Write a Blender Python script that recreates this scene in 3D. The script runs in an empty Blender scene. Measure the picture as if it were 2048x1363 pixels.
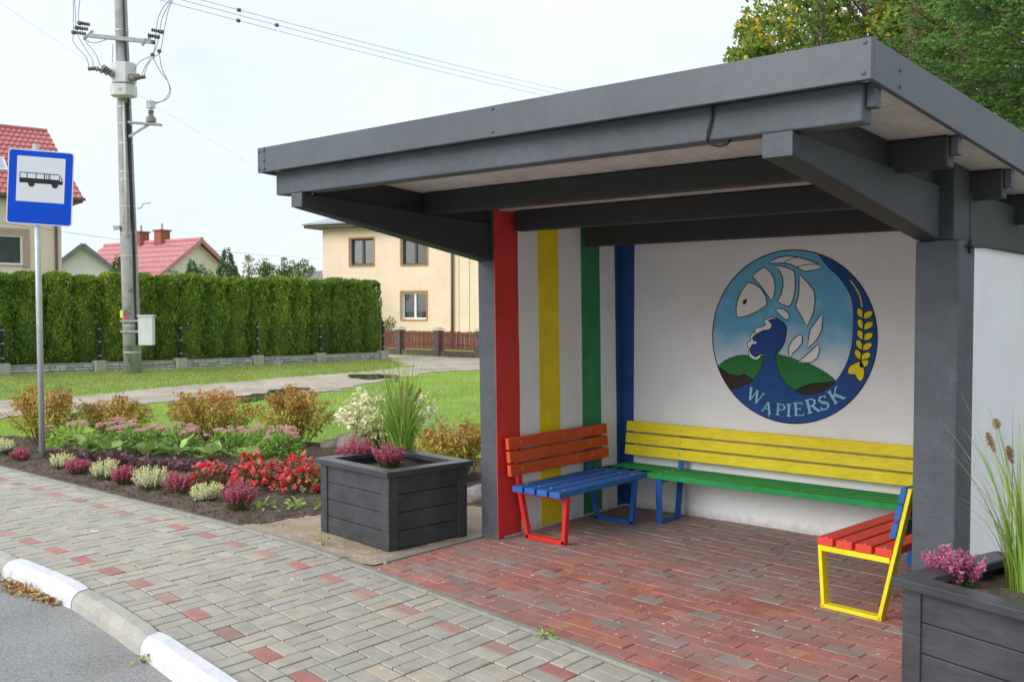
import bpy, math, random
import numpy as np
from mathutils import Vector, Matrix
from mathutils.geometry import tessellate_polygon

random.seed(7); RNG = np.random.default_rng(7)
PI = math.pi
scene = bpy.context.scene
COL = scene.collection

# ------------------------------------------------------------------ camera, sky, sun, exposure
FPX, HOR, YAW, CAMH = 1932.0, 618.3, math.radians(40.32), 1.70
PITCH = math.atan((681.5 - HOR) / FPX)
cam_data = bpy.data.cameras.new("camera")
cam_data.sensor_width = 36.0
cam_data.lens = FPX / 2048.0 * 36.0
cam_data.clip_start = 0.05
cam_data.clip_end = 2000.0
cam_data.dof.use_dof = True
cam_data.dof.focus_distance = 7.0
cam_data.dof.aperture_fstop = 5.6
cam = bpy.data.objects.new("camera", cam_data)
cam.location = (0, 0, CAMH)
cam.rotation_euler = (PI / 2 - PITCH, 0, YAW)
COL.objects.link(cam)
scene.camera = cam

SUN_EL, SUN_AZ = math.radians(30), math.radians(196)   # azimuth clockwise from +Y
world = bpy.data.worlds.new("World"); scene.world = world; world.use_nodes = True
wn, wl = world.node_tree.nodes, world.node_tree.links
wn.clear()
w_out = wn.new("ShaderNodeOutputWorld"); w_bg = wn.new("ShaderNodeBackground")
w_sky = wn.new("ShaderNodeTexSky"); w_sky.sky_type = 'NISHITA'; w_sky.sun_disc = False
w_sky.sun_elevation = SUN_EL; w_sky.sun_rotation = SUN_AZ
w_sky.air_density = 1.0; w_sky.dust_density = 2.0
w_tc = wn.new("ShaderNodeTexCoord"); w_map = wn.new("ShaderNodeMapping")
w_map.inputs["Scale"].default_value = (1.2, 1.2, 3.2)
w_noise = wn.new("ShaderNodeTexNoise"); w_noise.inputs["Scale"].default_value = 2.2
w_noise.inputs["Detail"].default_value = 6.0; w_noise.inputs["Roughness"].default_value = 0.55
w_ramp = wn.new("ShaderNodeMapRange")
w_ramp.inputs["From Min"].default_value = 0.3; w_ramp.inputs["From Max"].default_value = 0.7
w_ramp.inputs["To Min"].default_value = 0.72; w_ramp.inputs["To Max"].default_value = 0.97
w_mix = wn.new("ShaderNodeMixRGB"); w_mix.inputs["Color2"].default_value = (6.9, 7.55, 8.05, 1)
wl.new(w_tc.outputs["Generated"], w_map.inputs["Vector"]); wl.new(w_map.outputs["Vector"], w_noise.inputs["Vector"])
wl.new(w_noise.outputs["Fac"], w_ramp.inputs["Value"]); wl.new(w_ramp.outputs["Result"], w_mix.inputs["Fac"])
wl.new(w_sky.outputs["Color"], w_mix.inputs["Color1"]); wl.new(w_mix.outputs["Color"], w_bg.inputs["Color"])
w_bg.inputs["Strength"].default_value = 0.1
wl.new(w_bg.outputs["Background"], w_out.inputs["Surface"])

sun_data = bpy.data.lights.new("sun", 'SUN'); sun_data.energy = 1.6; sun_data.angle = math.radians(40)
sun_data.color = (1.0, 0.96, 0.9)
sun = bpy.data.objects.new("sun", sun_data); COL.objects.link(sun)
sun_dir = Vector((math.sin(SUN_AZ) * math.cos(SUN_EL), math.cos(SUN_AZ) * math.cos(SUN_EL), math.sin(SUN_EL)))
sun.rotation_euler = sun_dir.to_track_quat('Z', 'Y').to_euler()

vs = scene.view_settings
vs.view_transform = 'Standard'; vs.look = 'None'; vs.exposure = 0.58; vs.gamma = 1.0; vs.use_curve_mapping = False
scene.cycles.max_bounces = 6
scene.cycles.use_denoising = True

# ------------------------------------------------------------------ surveying helpers
_Fh = np.array([-math.sin(YAW), math.cos(YAW), 0.0]); _R = np.array([math.cos(YAW), math.sin(YAW), 0.0])
_F = _Fh * math.cos(PITCH) - np.array([0, 0, math.sin(PITCH)]); _U = np.cross(_R, _F)
def ray(px, py): return _F + (px - 1024.0) / FPX * _R - (py - 681.5) / FPX * _U
def gp(px, py, z=0.0):
    d = ray(px, py); return np.array([0, 0, CAMH]) + d * ((z - CAMH) / d[2])
def at(px, py, depth): return np.array([0, 0, CAMH]) + ray(px, py) * depth
def on_plane(px, py, p0, n):
    c = np.array([0, 0, CAMH]); d = ray(px, py)
    return c + d * (((np.asarray(p0) - c) @ n) / (d @ n))

# ------------------------------------------------------------------ materials
MATS = {}
def mat(name, color, rough=0.7, n1=(8, .25), n2=None, bump=None, tint=False, trans=0.0, metal=0.0, spec=0.4,
        specks=None, wave=None, stain=None, coat=0.0, splash=None):
    """principled material: colour (times the mesh's own tint) broken up by two noises, optional bump"""
    m = bpy.data.materials.new(name); m.use_nodes = True
    nt = m.node_tree; N = nt.nodes; L = nt.links; N.clear()
    out = N.new("ShaderNodeOutputMaterial"); b = N.new("ShaderNodeBsdfPrincipled")
    geo = N.new("ShaderNodeNewGeometry"); pos = geo.outputs["Position"]
    if tint:
        a = N.new("ShaderNodeAttribute"); a.attribute_name = "tint"; col = a.outputs["Color"]
        if color is not None:
            mm = N.new("ShaderNodeMixRGB"); mm.blend_type = 'MULTIPLY'; mm.inputs["Fac"].default_value = 1
            L.new(col, mm.inputs["Color1"]); mm.inputs["Color2"].default_value = (*color, 1); col = mm.outputs["Color"]
    else:
        c = N.new("ShaderNodeRGB"); c.outputs[0].default_value = (*color, 1); col = c.outputs[0]
    for sp in (n1, n2):
        if sp:
            nz = N.new("ShaderNodeTexNoise"); nz.inputs["Scale"].default_value = sp[0]; nz.inputs["Detail"].default_value = 3
            nz.inputs["Roughness"].default_value = 0.6
            if wave and sp is n2:
                mp = N.new("ShaderNodeMapping"); mp.inputs["Scale"].default_value = wave; L.new(pos, mp.inputs["Vector"]); L.new(mp.outputs["Vector"], nz.inputs["Vector"])
            else: L.new(pos, nz.inputs["Vector"])
            mr = N.new("ShaderNodeMapRange"); mr.inputs["From Min"].default_value = .3; mr.inputs["From Max"].default_value = .7
            mr.inputs["To Min"].default_value = 1 - sp[1]; mr.inputs["To Max"].default_value = 1 + sp[1]
            L.new(nz.outputs["Fac"], mr.inputs["Value"])
            mm = N.new("ShaderNodeVectorMath"); mm.operation = 'SCALE'
            L.new(col, mm.inputs[0]); L.new(mr.outputs["Result"], mm.inputs["Scale"]); col = mm.outputs[0]
    if stain:      # (scale, threshold, softness, colour): blotches with a shape of their own
        for st in (stain if isinstance(stain, list) else [stain]):
            nz = N.new("ShaderNodeTexNoise"); nz.inputs["Scale"].default_value = st[0]; nz.inputs["Detail"].default_value = 4
            nz.inputs["Roughness"].default_value = .65
            L.new(pos, nz.inputs["Vector"])
            mr = N.new("ShaderNodeMapRange"); mr.inputs["From Min"].default_value = st[1]; mr.inputs["From Max"].default_value = st[1] + st[2]
            L.new(nz.outputs["Fac"], mr.inputs["Value"])
            mm = N.new("ShaderNodeMixRGB"); L.new(mr.outputs["Result"], mm.inputs["Fac"]); L.new(col, mm.inputs["Color1"])
            mm.inputs["Color2"].default_value = (*st[3], 1); col = mm.outputs["Color"]
    if specks:     # (scale, radius, share, colour): drops of paint
        for sp in specks:
            vo = N.new("ShaderNodeTexVoronoi"); vo.inputs["Scale"].default_value = sp[0]; L.new(pos, vo.inputs["Vector"])
            nz = N.new("ShaderNodeTexNoise"); nz.inputs["Scale"].default_value = sp[0] * 3; L.new(pos, nz.inputs["Vector"])
            ad = N.new("ShaderNodeMath"); ad.operation = 'MULTIPLY_ADD'; ad.inputs[1].default_value = sp[1] * 1.6
            L.new(nz.outputs["Fac"], ad.inputs[0]); L.new(vo.outputs["Distance"], ad.inputs[2])
            lt = N.new("ShaderNodeMath"); lt.operation = 'LESS_THAN'; lt.inputs[1].default_value = sp[1] * 1.8
            L.new(ad.outputs[0], lt.inputs[0])
            sx = N.new("ShaderNodeSeparateColor"); L.new(vo.outputs["Color"], sx.inputs[0])
            l2 = N.new("ShaderNodeMath"); l2.operation = 'LESS_THAN'; l2.inputs[1].default_value = sp[2]; L.new(sx.outputs[0], l2.inputs[0])
            ml = N.new("ShaderNodeMath"); ml.operation = 'MULTIPLY'; L.new(lt.outputs[0], ml.inputs[0]); L.new(l2.outputs[0], ml.inputs[1])
            mm = N.new("ShaderNodeMixRGB"); L.new(ml.outputs[0], mm.inputs["Fac"]); L.new(col, mm.inputs["Color1"])
            mm.inputs["Color2"].default_value = (*sp[3], 1); col = mm.outputs["Color"]
    if splash:     # dirt splashed up from the paving: (height, colour)
        sz = N.new("ShaderNodeSeparateXYZ"); L.new(pos, sz.inputs[0]); nz = N.new("ShaderNodeTexNoise"); nz.inputs["Scale"].default_value = 16; nz.inputs["Detail"].default_value = 4; L.new(pos, nz.inputs["Vector"])
        ma = N.new("ShaderNodeMath"); ma.operation = 'MULTIPLY_ADD'; ma.inputs[1].default_value = -1.0 / splash[0]; L.new(sz.outputs["Z"], ma.inputs[0]); L.new(nz.outputs["Fac"], ma.inputs[2])
        mr = N.new("ShaderNodeMapRange"); mr.inputs["From Min"].default_value = .05; mr.inputs["From Max"].default_value = .6; mr.inputs["To Max"].default_value = .75; L.new(ma.outputs[0], mr.inputs["Value"])
        mm = N.new("ShaderNodeMixRGB"); L.new(mr.outputs["Result"], mm.inputs["Fac"]); L.new(col, mm.inputs["Color1"]); mm.inputs["Color2"].default_value = (*splash[1], 1); col = mm.outputs["Color"]
    L.new(col, b.inputs["Base Color"])
    b.inputs["Roughness"].default_value = rough; b.inputs["Metallic"].default_value = metal
    b.inputs["Specular IOR Level"].default_value = spec
    if coat: b.inputs["Coat Weight"].default_value = coat
    if bump:
        hs = None
        for (sc, st) in (bump if isinstance(bump, list) else [bump]):
            nz = N.new("ShaderNodeTexNoise"); nz.inputs["Scale"].default_value = sc; nz.inputs["Detail"].default_value = 3
            if wave:
                mp = N.new("ShaderNodeMapping"); mp.inputs["Scale"].default_value = wave; L.new(pos, mp.inputs["Vector"]); L.new(mp.outputs["Vector"], nz.inputs["Vector"])
            else: L.new(pos, nz.inputs["Vector"])
            bp = N.new("ShaderNodeBump"); bp.inputs["Strength"].default_value = st; bp.inputs["Distance"].default_value = min(0.02, .35 / sc)
            L.new(nz.outputs["Fac"], bp.inputs["Height"])
            if hs: L.new(hs, bp.inputs["Normal"])
            hs = bp.outputs["Normal"]
        L.new(hs, b.inputs["Normal"])
    if trans:
        tr = N.new("ShaderNodeBsdfTranslucent"); L.new(col, tr.inputs["Color"])
        mx = N.new("ShaderNodeMixShader"); mx.inputs["Fac"].default_value = trans
        L.new(b.outputs[0], mx.inputs[1]); L.new(tr.outputs[0], mx.inputs[2]); L.new(mx.outputs[0], out.inputs["Surface"])
    else:
        L.new(b.outputs[0], out.inputs["Surface"])
    MATS[name] = m
    return m

GREYP = (.082, .094, .114)
mat("grey_paint", GREYP, .6, (2.2, .16), (22, .08), [(9, .25), (40, .3), (180, .15)], stain=[(4, .62, .16, (.125, .14, .165)), (16, .72, .04, (.17, .18, .19))], splash=(.12, (.16, .15, .14)))
mat("dark_timber", (.034, .036, .036), .6, (3, .12), (30, .06), [(60, .25)])  # darker tone of the inner purlins and gable boards
mat("shaded_grey", (.043, .049, .054), .6, (3, .12), (30, .06), [(60, .25)])  # grey with the shade under the roof put into the colour
mat("grey_fascia", (.092, .104, .126), .45, (1.6, .14), (25, .06), [(120, .16), (300, .10)])
mat("white_wall", (.86, .87, .90), .85, (2.0, .05), (40, .02), [(30, .10), (90, .14)], stain=[(3.0, .64, .2, (.76, .75, .74)), (11, .73, .03, (.66, .64, .62))], splash=(.16, (.50, .46, .42)))
mat("soffit_board", (.66, .645, .615), .8, (5, .12), (40, .08), (60, .15))
mat("red_paint", (.66, .042, .036), .6, (5, .14), (50, .06), (80, .12))
mat("yellow_paint", (.86, .68, .014), .6, (5, .10), (50, .06), (80, .12))
mat("green_paint", (.026, .255, .10), .6, (5, .14), (50, .06), (80, .12))
mat("blue_paint", (.018, .085, .27), .6, (5, .2), (50, .08), (80, .12))
W = (1, 1, 1)
mat("bench_red", (.72, .065, .040), .62, (6, .10), (90, .16), (60, .15), wave=(1, .12, 1), stain=[(22, .69, .05, (.60, .16, .13)), (7, .66, .12, (.60, .16, .13))])
mat("bench_orange", (.68, .085, .018), .62, (6, .12), (90, .18), (60, .2), wave=(1, .12, 1), stain=[(22, .69, .05, (.55, .16, .09)), (7, .66, .12, (.55, .16, .09))])
mat("bench_blue", (.024, .13, .45), .58, (6, .12), (90, .18), (60, .2), wave=(1, .12, 1), stain=[(22, .69, .05, (.10, .20, .42)), (7, .66, .12, (.10, .20, .42))])
mat("bench_yellow", (.88, .71, .018), .62, (6, .08), (90, .12), (60, .2), wave=(.12, 1, 1), stain=(9, .72, .05, (.45, .27, .02)))
mat("bench_green", (.014, .31, .080), .6, (6, .12), (90, .2), (60, .2), wave=(.12, 1, 1), stain=[(22, .69, .05, (.10, .30, .13)), (7, .66, .12, (.10, .30, .13))])
mat("frame_red", (.66, .030, .028), .4, (10, .08))
mat("frame_blue", (.015, .12, .42), .4, (10, .08))
mat("frame_yellow", (.84, .72, .02), .42, (10, .10), None, (50, .15), stain=(14, .73, .05, (.12, .08, .03)))
mat("bolt", (.55, .55, .56), .35, None, metal=.8)
mat("bare_wood", (.48, .30, .15), .7, (20, .2))
mat("planter_wood", (.052, .056, .064), .5, (4, .28), (45, .15), [(35, .3)], wave=(.15, .15, 1), stain=(5, .66, .12, (.085, .085, .088)))
mat("planter_rim", (.050, .054, .062), .33, (4, .25), (45, .15), [(35, .25)], wave=(.3, .3, 1))
mat("soil", (.105, .078, .056), .95, (6, .3), (60, .4), [(25, .7), (90, .6)], stain=(40, .66, .05, (.25, .21, .17)))
mat("sand", (.40, .31, .225), .95, (4, .2), (70, .25), [(30, .4), (120, .5)], stain=[(18, .66, .08, (.17, .13, .09)), (60, .7, .03, (.55, .5, .42))])
mat("joint", (.06, .052, .038), .95, (6, .35), (90, .3), (90, .5), stain=[(3, .58, .15, (.060, .068, .028)), (1.7, .58, .1, (.22, .185, .13))])
mat("paver", (1.06, 1.05, 1.02), .85, (9, .12), (130, .16), [(120, .35), (400, .2)], tint=True,
    specks=[(3.6, .10, .16, (.78, .77, .74))], stain=(2.2, .66, .12, (.22, .19, .14)))
mat("red_paver", (1.12, 1.38, 1.42), .72, (5, .2), (140, .14), [(120, .3), (400, .2)], tint=True,
    specks=[(8, .085, .17, (.8, .78, .76)), (19, .12, .34, (.76, .74, .72)), (44, .14, .30, (.70, .66, .64)), (2.3, .035, .2, (.72, .5, .02))],
    spec=.25, stain=[(1.5, .42, .30, (.315, .23, .21)), (7, .66, .06, (.46, .38, .35)), (1.1, .60, .2, (.20, .12, .085))])
mat("concrete", (.41, .395, .355), .9, (6, .15), (90, .15), [(60, .4), (200, .2)], stain=(5, .6, .15, (.20, .185, .15)))
mat("edging_concrete", (.28, .27, .235), .9, (6, .18), (90, .18), [(60, .4), (200, .2)], stain=(5, .6, .15, (.19, .18, .13)))
mat("concrete_pole", (.36, .35, .355), .9, (4, .16), (40, .12), [(40, .3)], stain=(3, .62, .08, (.20, .19, .18)))
mat("kerb_white", (.66, .67, .71), .7, (6, .10), (60, .06), [(25, .4), (120, .3)], stain=[(9, .645, .05, (.40, .37, .33)), (3, .6, .2, (.52, .52, .54))])
mat("asphalt", (.285, .28, .278), .95, (1.6, .14), (110, .40), [(90, .8), (300, .5)], stain=[(1.3, .58, .2, (.32, .30, .27)), (75, .66, .04, (.44, .44, .43)), (60, .69, .03, (.12, .12, .12))])
mat("lawn", (.22, .37, .055), .95, (1.3, .18), (60, .3), (60, .7), stain=(3, .62, .15, (.28, .35, .07)))
mat("far_ground", (.25, .25, .17), .95, (.2, .25), (3, .2))
mat("yard", (.34, .30, .25), .95, (1.2, .2), (40, .2), (60, .5))
mat("blades", (1.7, 1.55, 1.55), .6, None, None, None, tint=True, trans=.35, spec=.25)
mat("dirt_track", (.46, .39, .32), .95, (.9, .26), (18, .22), [(12, .5), (70, .4)], stain=[(1.3, .55, .12, (.27, .235, .20)), (1.9, .64, .12, (.24, .25, .10))])
mat("puddle", (.11, .10, .08), .05, (2, .3), spec=.6)
mat("leaf", (1.55, 1.5, 1.5), .55, (40, .12), None, None, tint=True, trans=.32, spec=.3)
mat("leaf_glossy", (1.45, 1.45, 1.4), .35, (40, .10), None, None, tint=True, trans=.25, spec=.45)
mat("petal", (1.3, 1.3, 1.3), .6, (60, .10), None, None, tint=True, trans=.3, spec=.2)
mat("thuja", (2.4, 2.35, 2.2), .75, (2.2, .30), (14, .25), None, tint=True, trans=.22, spec=.2)
nt = MATS["thuja"].node_tree; bs = [n_ for n_ in nt.nodes if n_.type == 'BSDF_PRINCIPLED'][0]; src = bs.inputs["Base Color"].links[0].from_socket
oi_ = nt.nodes.new("ShaderNodeObjectInfo"); rp_ = nt.nodes.new("ShaderNodeValToRGB"); rp_.color_ramp.elements[0].color = (.72, .80, .80, 1); rp_.color_ramp.elements[1].color = (1.18, 1.10, .95, 1); nt.links.new(oi_.outputs["Random"], rp_.inputs["Fac"])
mm_ = nt.nodes.new("ShaderNodeMixRGB"); mm_.blend_type = 'MULTIPLY'; mm_.inputs["Fac"].default_value = 1; nt.links.new(src, mm_.inputs["Color1"]); nt.links.new(rp_.outputs["Color"], mm_.inputs["Color2"])
for l_ in list(src.links): nt.links.new(mm_.outputs["Color"], l_.to_socket) if l_.to_node != mm_ else None
mat("needles", (1.5, 1.5, 1.35), .6, (3, .25), None, None, tint=True, trans=.18, spec=.25)
mat("bark", (.15, .105, .075), .95, (12, .35), (60, .3), (40, .7))
mat("twig", (.17, .10, .05), .9, (12, .3))
mat("stone", (.33, .29, .26), .85, (7, .3), (60, .2), (30, .4), stain=(10, .62, .1, (.47, .44, .42)))
mat("galvanised", (.50, .52, .54), .42, (9, .12), (60, .06), metal=.25)
mat("sign_blue", (.004, .075, .60), .5, (2, .03), spec=.15)
mat("sign_white", (.70, .73, .78), .4, (2, .02))
mat("sign_edge", (.72, .76, .85), .4, (2, .02))
mat("black", (.014, .014, .018), .6, (10, .1))
mat("black_metal", (.012, .015, .018), .45, (10, .1))
mat("steel", (.36, .38, .40), .5, (10, .2), metal=.15)
mat("porcelain", (.10, .075, .075), .25, (20, .2), spec=.6)
mat("bushing", (.22, .20, .19), .4, (20, .25), spec=.5)
mat("enclosure", (.62, .63, .64), .5, (5, .06), stain=(5, .66, .1, (.46, .44, .41)))
mat("cable", (.020, .022, .030), .55, None)
mat("wire", (.10, .11, .13), .5, None, metal=.3)
mat("yellow_tag", (.75, .78, .10), .6, None)
mat("red_tag", (.65, .05, .10), .6, None)
mat("cream_plaster", (.83, .655, .515), .9, (1.2, .05), (30, .04), (40, .2), stain=(2.2, .66, .15, (.55, .44, .29)))
mat("beige_plaster", (.80, .645, .55), .9, (1.2, .04), (30, .04), (40, .2))
mat("orange_trim", (.50, .20, .085), .8, (8, .1))
mat("rose_trim", (.46, .33, .28), .8, (8, .06))
mat("pale_plaster", (.86, .80, .80), .9, (1.2, .04))
mat("pale_cream", (.82, .72, .65), .9, (1.2, .05))
mat("red_tile", (.50, .17, .165), .5, (6, .12), None, None)
mat("red_sheet", (.56, .235, .245), .5, (3, .10), None, None)
mat("grey_tile", (.16, .19, .22), .5, (6, .12))
mat("silver_sheet", (.42, .47, .53), .45, (4, .08))
mat("brown_eave", (.13, .085, .075), .6, (8, .15))
mat("grey_eave", (.30, .29, .28), .7, (8, .1))
mat("brick_red", (.30, .11, .075), .9, (14, .25), (60, .2))
mat("pvc_white", (.78, .79, .80), .4, None)
mat("pvc_dark", (.065, .07, .078), .45, None)
mat("curtain", (.46, .46, .45), .9, (9, .12))
mat("blind", (.20, .20, .21), .8, (3, .15))
mat("picket", (.175, .064, .046), .75, (8, .2), (40, .15))
mat("plinth", (.115, .085, .078), .9, (8, .3), (50, .2), (40, .4))
mat("post_brick", (.135, .10, .088), .9, (10, .35), (60, .2), (40, .3))
mat("pale_cap", (.42, .42, .36), .85, (8, .15))
mat("slate_back", (.16, .155, .15), .9, (8, .2))
mat("slate_relief", (1, 1, 1), .9, (5, .18), (40, .2), (50, .5), tint=True)
mat("dry_leaf", None, .8, (30, .2), tint=True, trans=.2)
m = mat("window_glass", (.10, .12, .14), .03, None, spec=.9)

# emblem paints
mat("emblem_sky", (.15, .48, .74), .75, (6, .08), stain=[(2.6, .56, .22, (.42, .66, .80))])
mat("emblem_blue", (.012, .070, .29), .7, (7, .15))
mat("emblem_green", (.020, .19, .045), .7, (7, .12))
mat("emblem_brown", (.040, .028, .022), .8, (7, .15))
mat("emblem_white", (.86, .86, .87), .8, (7, .03))
mat("emblem_yellow", (.88, .74, .014), .7, (7, .08))
mat("emblem_line", (.012, .013, .016), .7, None)
mat("emblem_letter", (.26, .54, .78), .7, (9, .15))

# ------------------------------------------------------------------ mesh and object helpers
WM = {}     # world matrices of parents
def empty(name, loc=(0, 0, 0), rz=0.0, **tags):
    o = bpy.data.objects.new(name, None); COL.objects.link(o)
    o.empty_display_size = .1
    o.location = loc; o.rotation_euler = (0, 0, rz)
    WM[o] = Matrix.Translation(Vector(loc)) @ Matrix.Rotation(rz, 4, 'Z')
    tag(o, **tags); return o
def tag(o, label=None, cat=None, group=None, kind=None):
    if label: o["label"] = label
    if cat: o["category"] = cat
    if group: o["group"] = group
    if kind: o["kind"] = kind
    return o

class MB:
    """collects geometry for ONE mesh object"""
    def __init__(s): s.v = []; s.f = []; s.c = []; s.cur = (1, 1, 1)
    def add(s, vs, fs):
        k = len(s.v); s.v.extend([tuple(map(float, q)) for q in vs]); s.c.extend([s.cur] * len(vs))
        s.f.extend([tuple(i + k for i in f) for f in fs]); return s
    def box(s, x0, x1, y0, y1, z0, z1):
        return s.add([(x0,y0,z0),(x1,y0,z0),(x1,y1,z0),(x0,y1,z0),(x0,y0,z1),(x1,y0,z1),(x1,y1,z1),(x0,y1,z1)],
                     [(0,3,2,1),(4,5,6,7),(0,1,5,4),(1,2,6,5),(2,3,7,6),(3,0,4,7)])
    def hexa(s, b, t):
        """8 corner solid: bottom ring b (4, counter-clockwise from above), top ring t"""
        return s.add(list(b) + list(t), [(0,3,2,1),(4,5,6,7),(0,1,5,4),(1,2,6,5),(2,3,7,6),(3,0,4,7)])
    def bar(s, a, b, w, h, up=(0, 0, 1)):
        """box beam from a to b, w wide across, h high along up"""
        a, b, up = Vector(a), Vector(b), Vector(up)
        d = (b - a).normalized(); sx = d.cross(up).normalized() * (w / 2); uz = sx.cross(d).normalized() * (h / 2)
        q = [a - sx - uz, a + sx - uz, b + sx - uz, b - sx - uz, a - sx + uz, a + sx + uz, b + sx + uz, b - sx + uz]
        return s.add(q, [(0,1,2,3),(7,6,5,4),(4,5,1,0),(5,6,2,1),(6,7,3,2),(7,4,0,3)])
    def tube(s, pts, r, n=8, cap=True):
        pts = [Vector(p) for p in pts]; m = len(pts)
        rr = r if isinstance(r, (list, tuple)) else [r] * m
        k = len(s.v); V = []; F = []
        ref = Vector((0, 0, 1))
        for i, p in enumerate(pts):
            t = (pts[min(i + 1, m - 1)] - pts[max(i - 1, 0)]).normalized()
            a = t.cross(ref)
            if a.length < .05: a = t.cross(Vector((0, 1, 0)))
            a.normalize(); b = t.cross(a)
            for j in range(n):
                g = 2 * PI * j / n; V.append(p + (a * math.cos(g) + b * math.sin(g)) * rr[i])
        for i in range(m - 1):
            for j in range(n):
                j2 = (j + 1) % n; F.append((i*n+j, (i+1)*n+j, (i+1)*n+j2, i*n+j2))
        if cap: F.append(tuple(range(n))); F.append(tuple(reversed(range((m-1)*n, m*n))))
        return s.add(V, F)
    def lathe(s, base, axis, prof, n=12):
        """prof: (distance along axis, radius)"""
        base = Vector(base); ax = Vector(axis).normalized()
        return s.tube([base + ax * d for d, _ in prof], [max(r, .0005) for _, r in prof], n)
    def prism(s, poly, fn, d0, d1):
        """poly 2-d, fn(u,v,d) -> xyz"""
        n = len(poly); tris = tessellate_polygon([[Vector((u, v, 0)) for u, v in poly]])
        vs = [fn(u, v, d0) for u, v in poly] + [fn(u, v, d1) for u, v in poly]
        fs = [(a, b, c) for a, b, c in tris] + [(c + n, b + n, a + n) for a, b, c in tris]
        fs += [(i, (i + 1) % n, (i + 1) % n + n, i + n) for i in range(n)]
        return s.add(vs, fs)
    def flat(s, poly, fn, d):
        tris = tessellate_polygon([[Vector((u, v, 0)) for u, v in poly]])
        return s.add([fn(u, v, d) for u, v in poly], [tuple(t) for t in tris])
    def build(s, name, material, parent=None, smooth=False, bevel=0.0, seg=2, world=True, recalc=True):
        me = bpy.data.meshes.new(name)
        v = s.v
        if parent is not None and world and parent in WM:
            mi = WM[parent].inverted()
            if WM[parent] != Matrix.Identity(4): v = [tuple(mi @ Vector(q)) for q in v]
        me.from_pydata(v, [], s.f)
        if recalc:
            import bmesh
            bm = bmesh.new(); bm.from_mesh(me); bmesh.ops.recalc_face_normals(bm, faces=bm.faces); bm.to_mesh(me); bm.free()
        if any(c != (1, 1, 1) for c in s.c):
            at_ = me.attributes.new("tint", 'FLOAT_COLOR', 'POINT')
            at_.data.foreach_set("color", np.array([(*c, 1.0) for c in s.c], dtype=np.float32).ravel())
        me.materials.append(MATS[material])
        if smooth: me.polygons.foreach_set("use_smooth", [True] * len(me.polygons))
        o = bpy.data.objects.new(name, me); COL.objects.link(o)
        if parent is not None: o.parent = parent; WM[o] = WM.get(parent, Matrix.Identity(4))
        else: WM[o] = Matrix.Identity(4)
        if bevel:
            b = o.modifiers.new("bevel", 'BEVEL'); b.width = bevel; b.segments = seg; b.limit_method = 'ANGLE'; b.angle_limit = .6
        return o

def bulk(name, V, F, material, parent=None, tint=None, smooth=False):
    """big mesh from numpy arrays: V (n,3) in the parent's frame, F (m,k) all of one size"""
    me = bpy.data.meshes.new(name); n, (m_, k) = len(V), F.shape
    me.vertices.add(n); me.vertices.foreach_set("co", np.asarray(V, np.float32).ravel())
    me.loops.add(m_ * k); me.loops.foreach_set("vertex_index", np.asarray(F, np.int32).ravel())
    me.polygons.add(m_); me.polygons.foreach_set("loop_start", np.arange(0, m_ * k, k, dtype=np.int32))
    if smooth: me.polygons.foreach_set("use_smooth", np.ones(m_, bool))
    me.update(calc_edges=True)
    if tint is not None:
        a = me.attributes.new("tint", 'FLOAT_COLOR', 'POINT')
        a.data.foreach_set("color", np.concatenate([tint, np.ones((n, 1))], 1).astype(np.float32).ravel())
    me.materials.append(MATS[material])
    o = bpy.data.objects.new(name, me); COL.objects.link(o)
    if parent is not None: o.parent = parent; WM[o] = WM.get(parent, Matrix.Identity(4))
    else: WM[o] = Matrix.Identity(4)
    return o

def copy_tree(o, loc, rz=0.0, scale=(1, 1, 1), parent=None, **tags):
    c = o.copy(); COL.objects.link(c)
    if parent is None:
        c.location = loc; c.rotation_euler = (0, 0, rz); c.scale = scale
    else: c.parent = parent
    tag(c, **tags)
    for ch in list(o.children): copy_tree(ch, None, parent=c)
    return c

def unit(a): return a / np.maximum(np.linalg.norm(a, axis=-1, keepdims=True), 1e-9)
def leaf_cards(P, D, Nn, ln, wd, col, fold=.25, mid=.45):
    """diamond leaves, two triangles folded at the midrib: base P, direction D, rough normal Nn"""
    n = len(P); D = unit(D); S = unit(np.cross(D, Nn)); Nn = np.cross(S, D)
    ln = np.broadcast_to(np.asarray(ln, float).reshape(-1, 1), (n, 1)); wd = np.broadcast_to(np.asarray(wd, float).reshape(-1, 1), (n, 1))
    c = P + D * ln * mid
    V = np.stack([P, c + S * wd / 2 + Nn * wd * fold, P + D * ln - Nn * ln * .12, c - S * wd / 2 + Nn * wd * fold], 1).reshape(-1, 3)
    k = np.arange(n)[:, None] * 4
    F = np.concatenate([k + np.array([[0, 1, 2]]), k + np.array([[0, 2, 3]])], 0)
    return V, F, np.repeat(col, 4, 0)
def join(parts):
    Vs, Fs, Cs, k = [], [], [], 0
    for V, F, C in parts: Vs.append(V); Fs.append(F + k); Cs.append(C); k += len(V)
    return np.concatenate(Vs), np.concatenate(Fs), np.concatenate(Cs)
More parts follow.
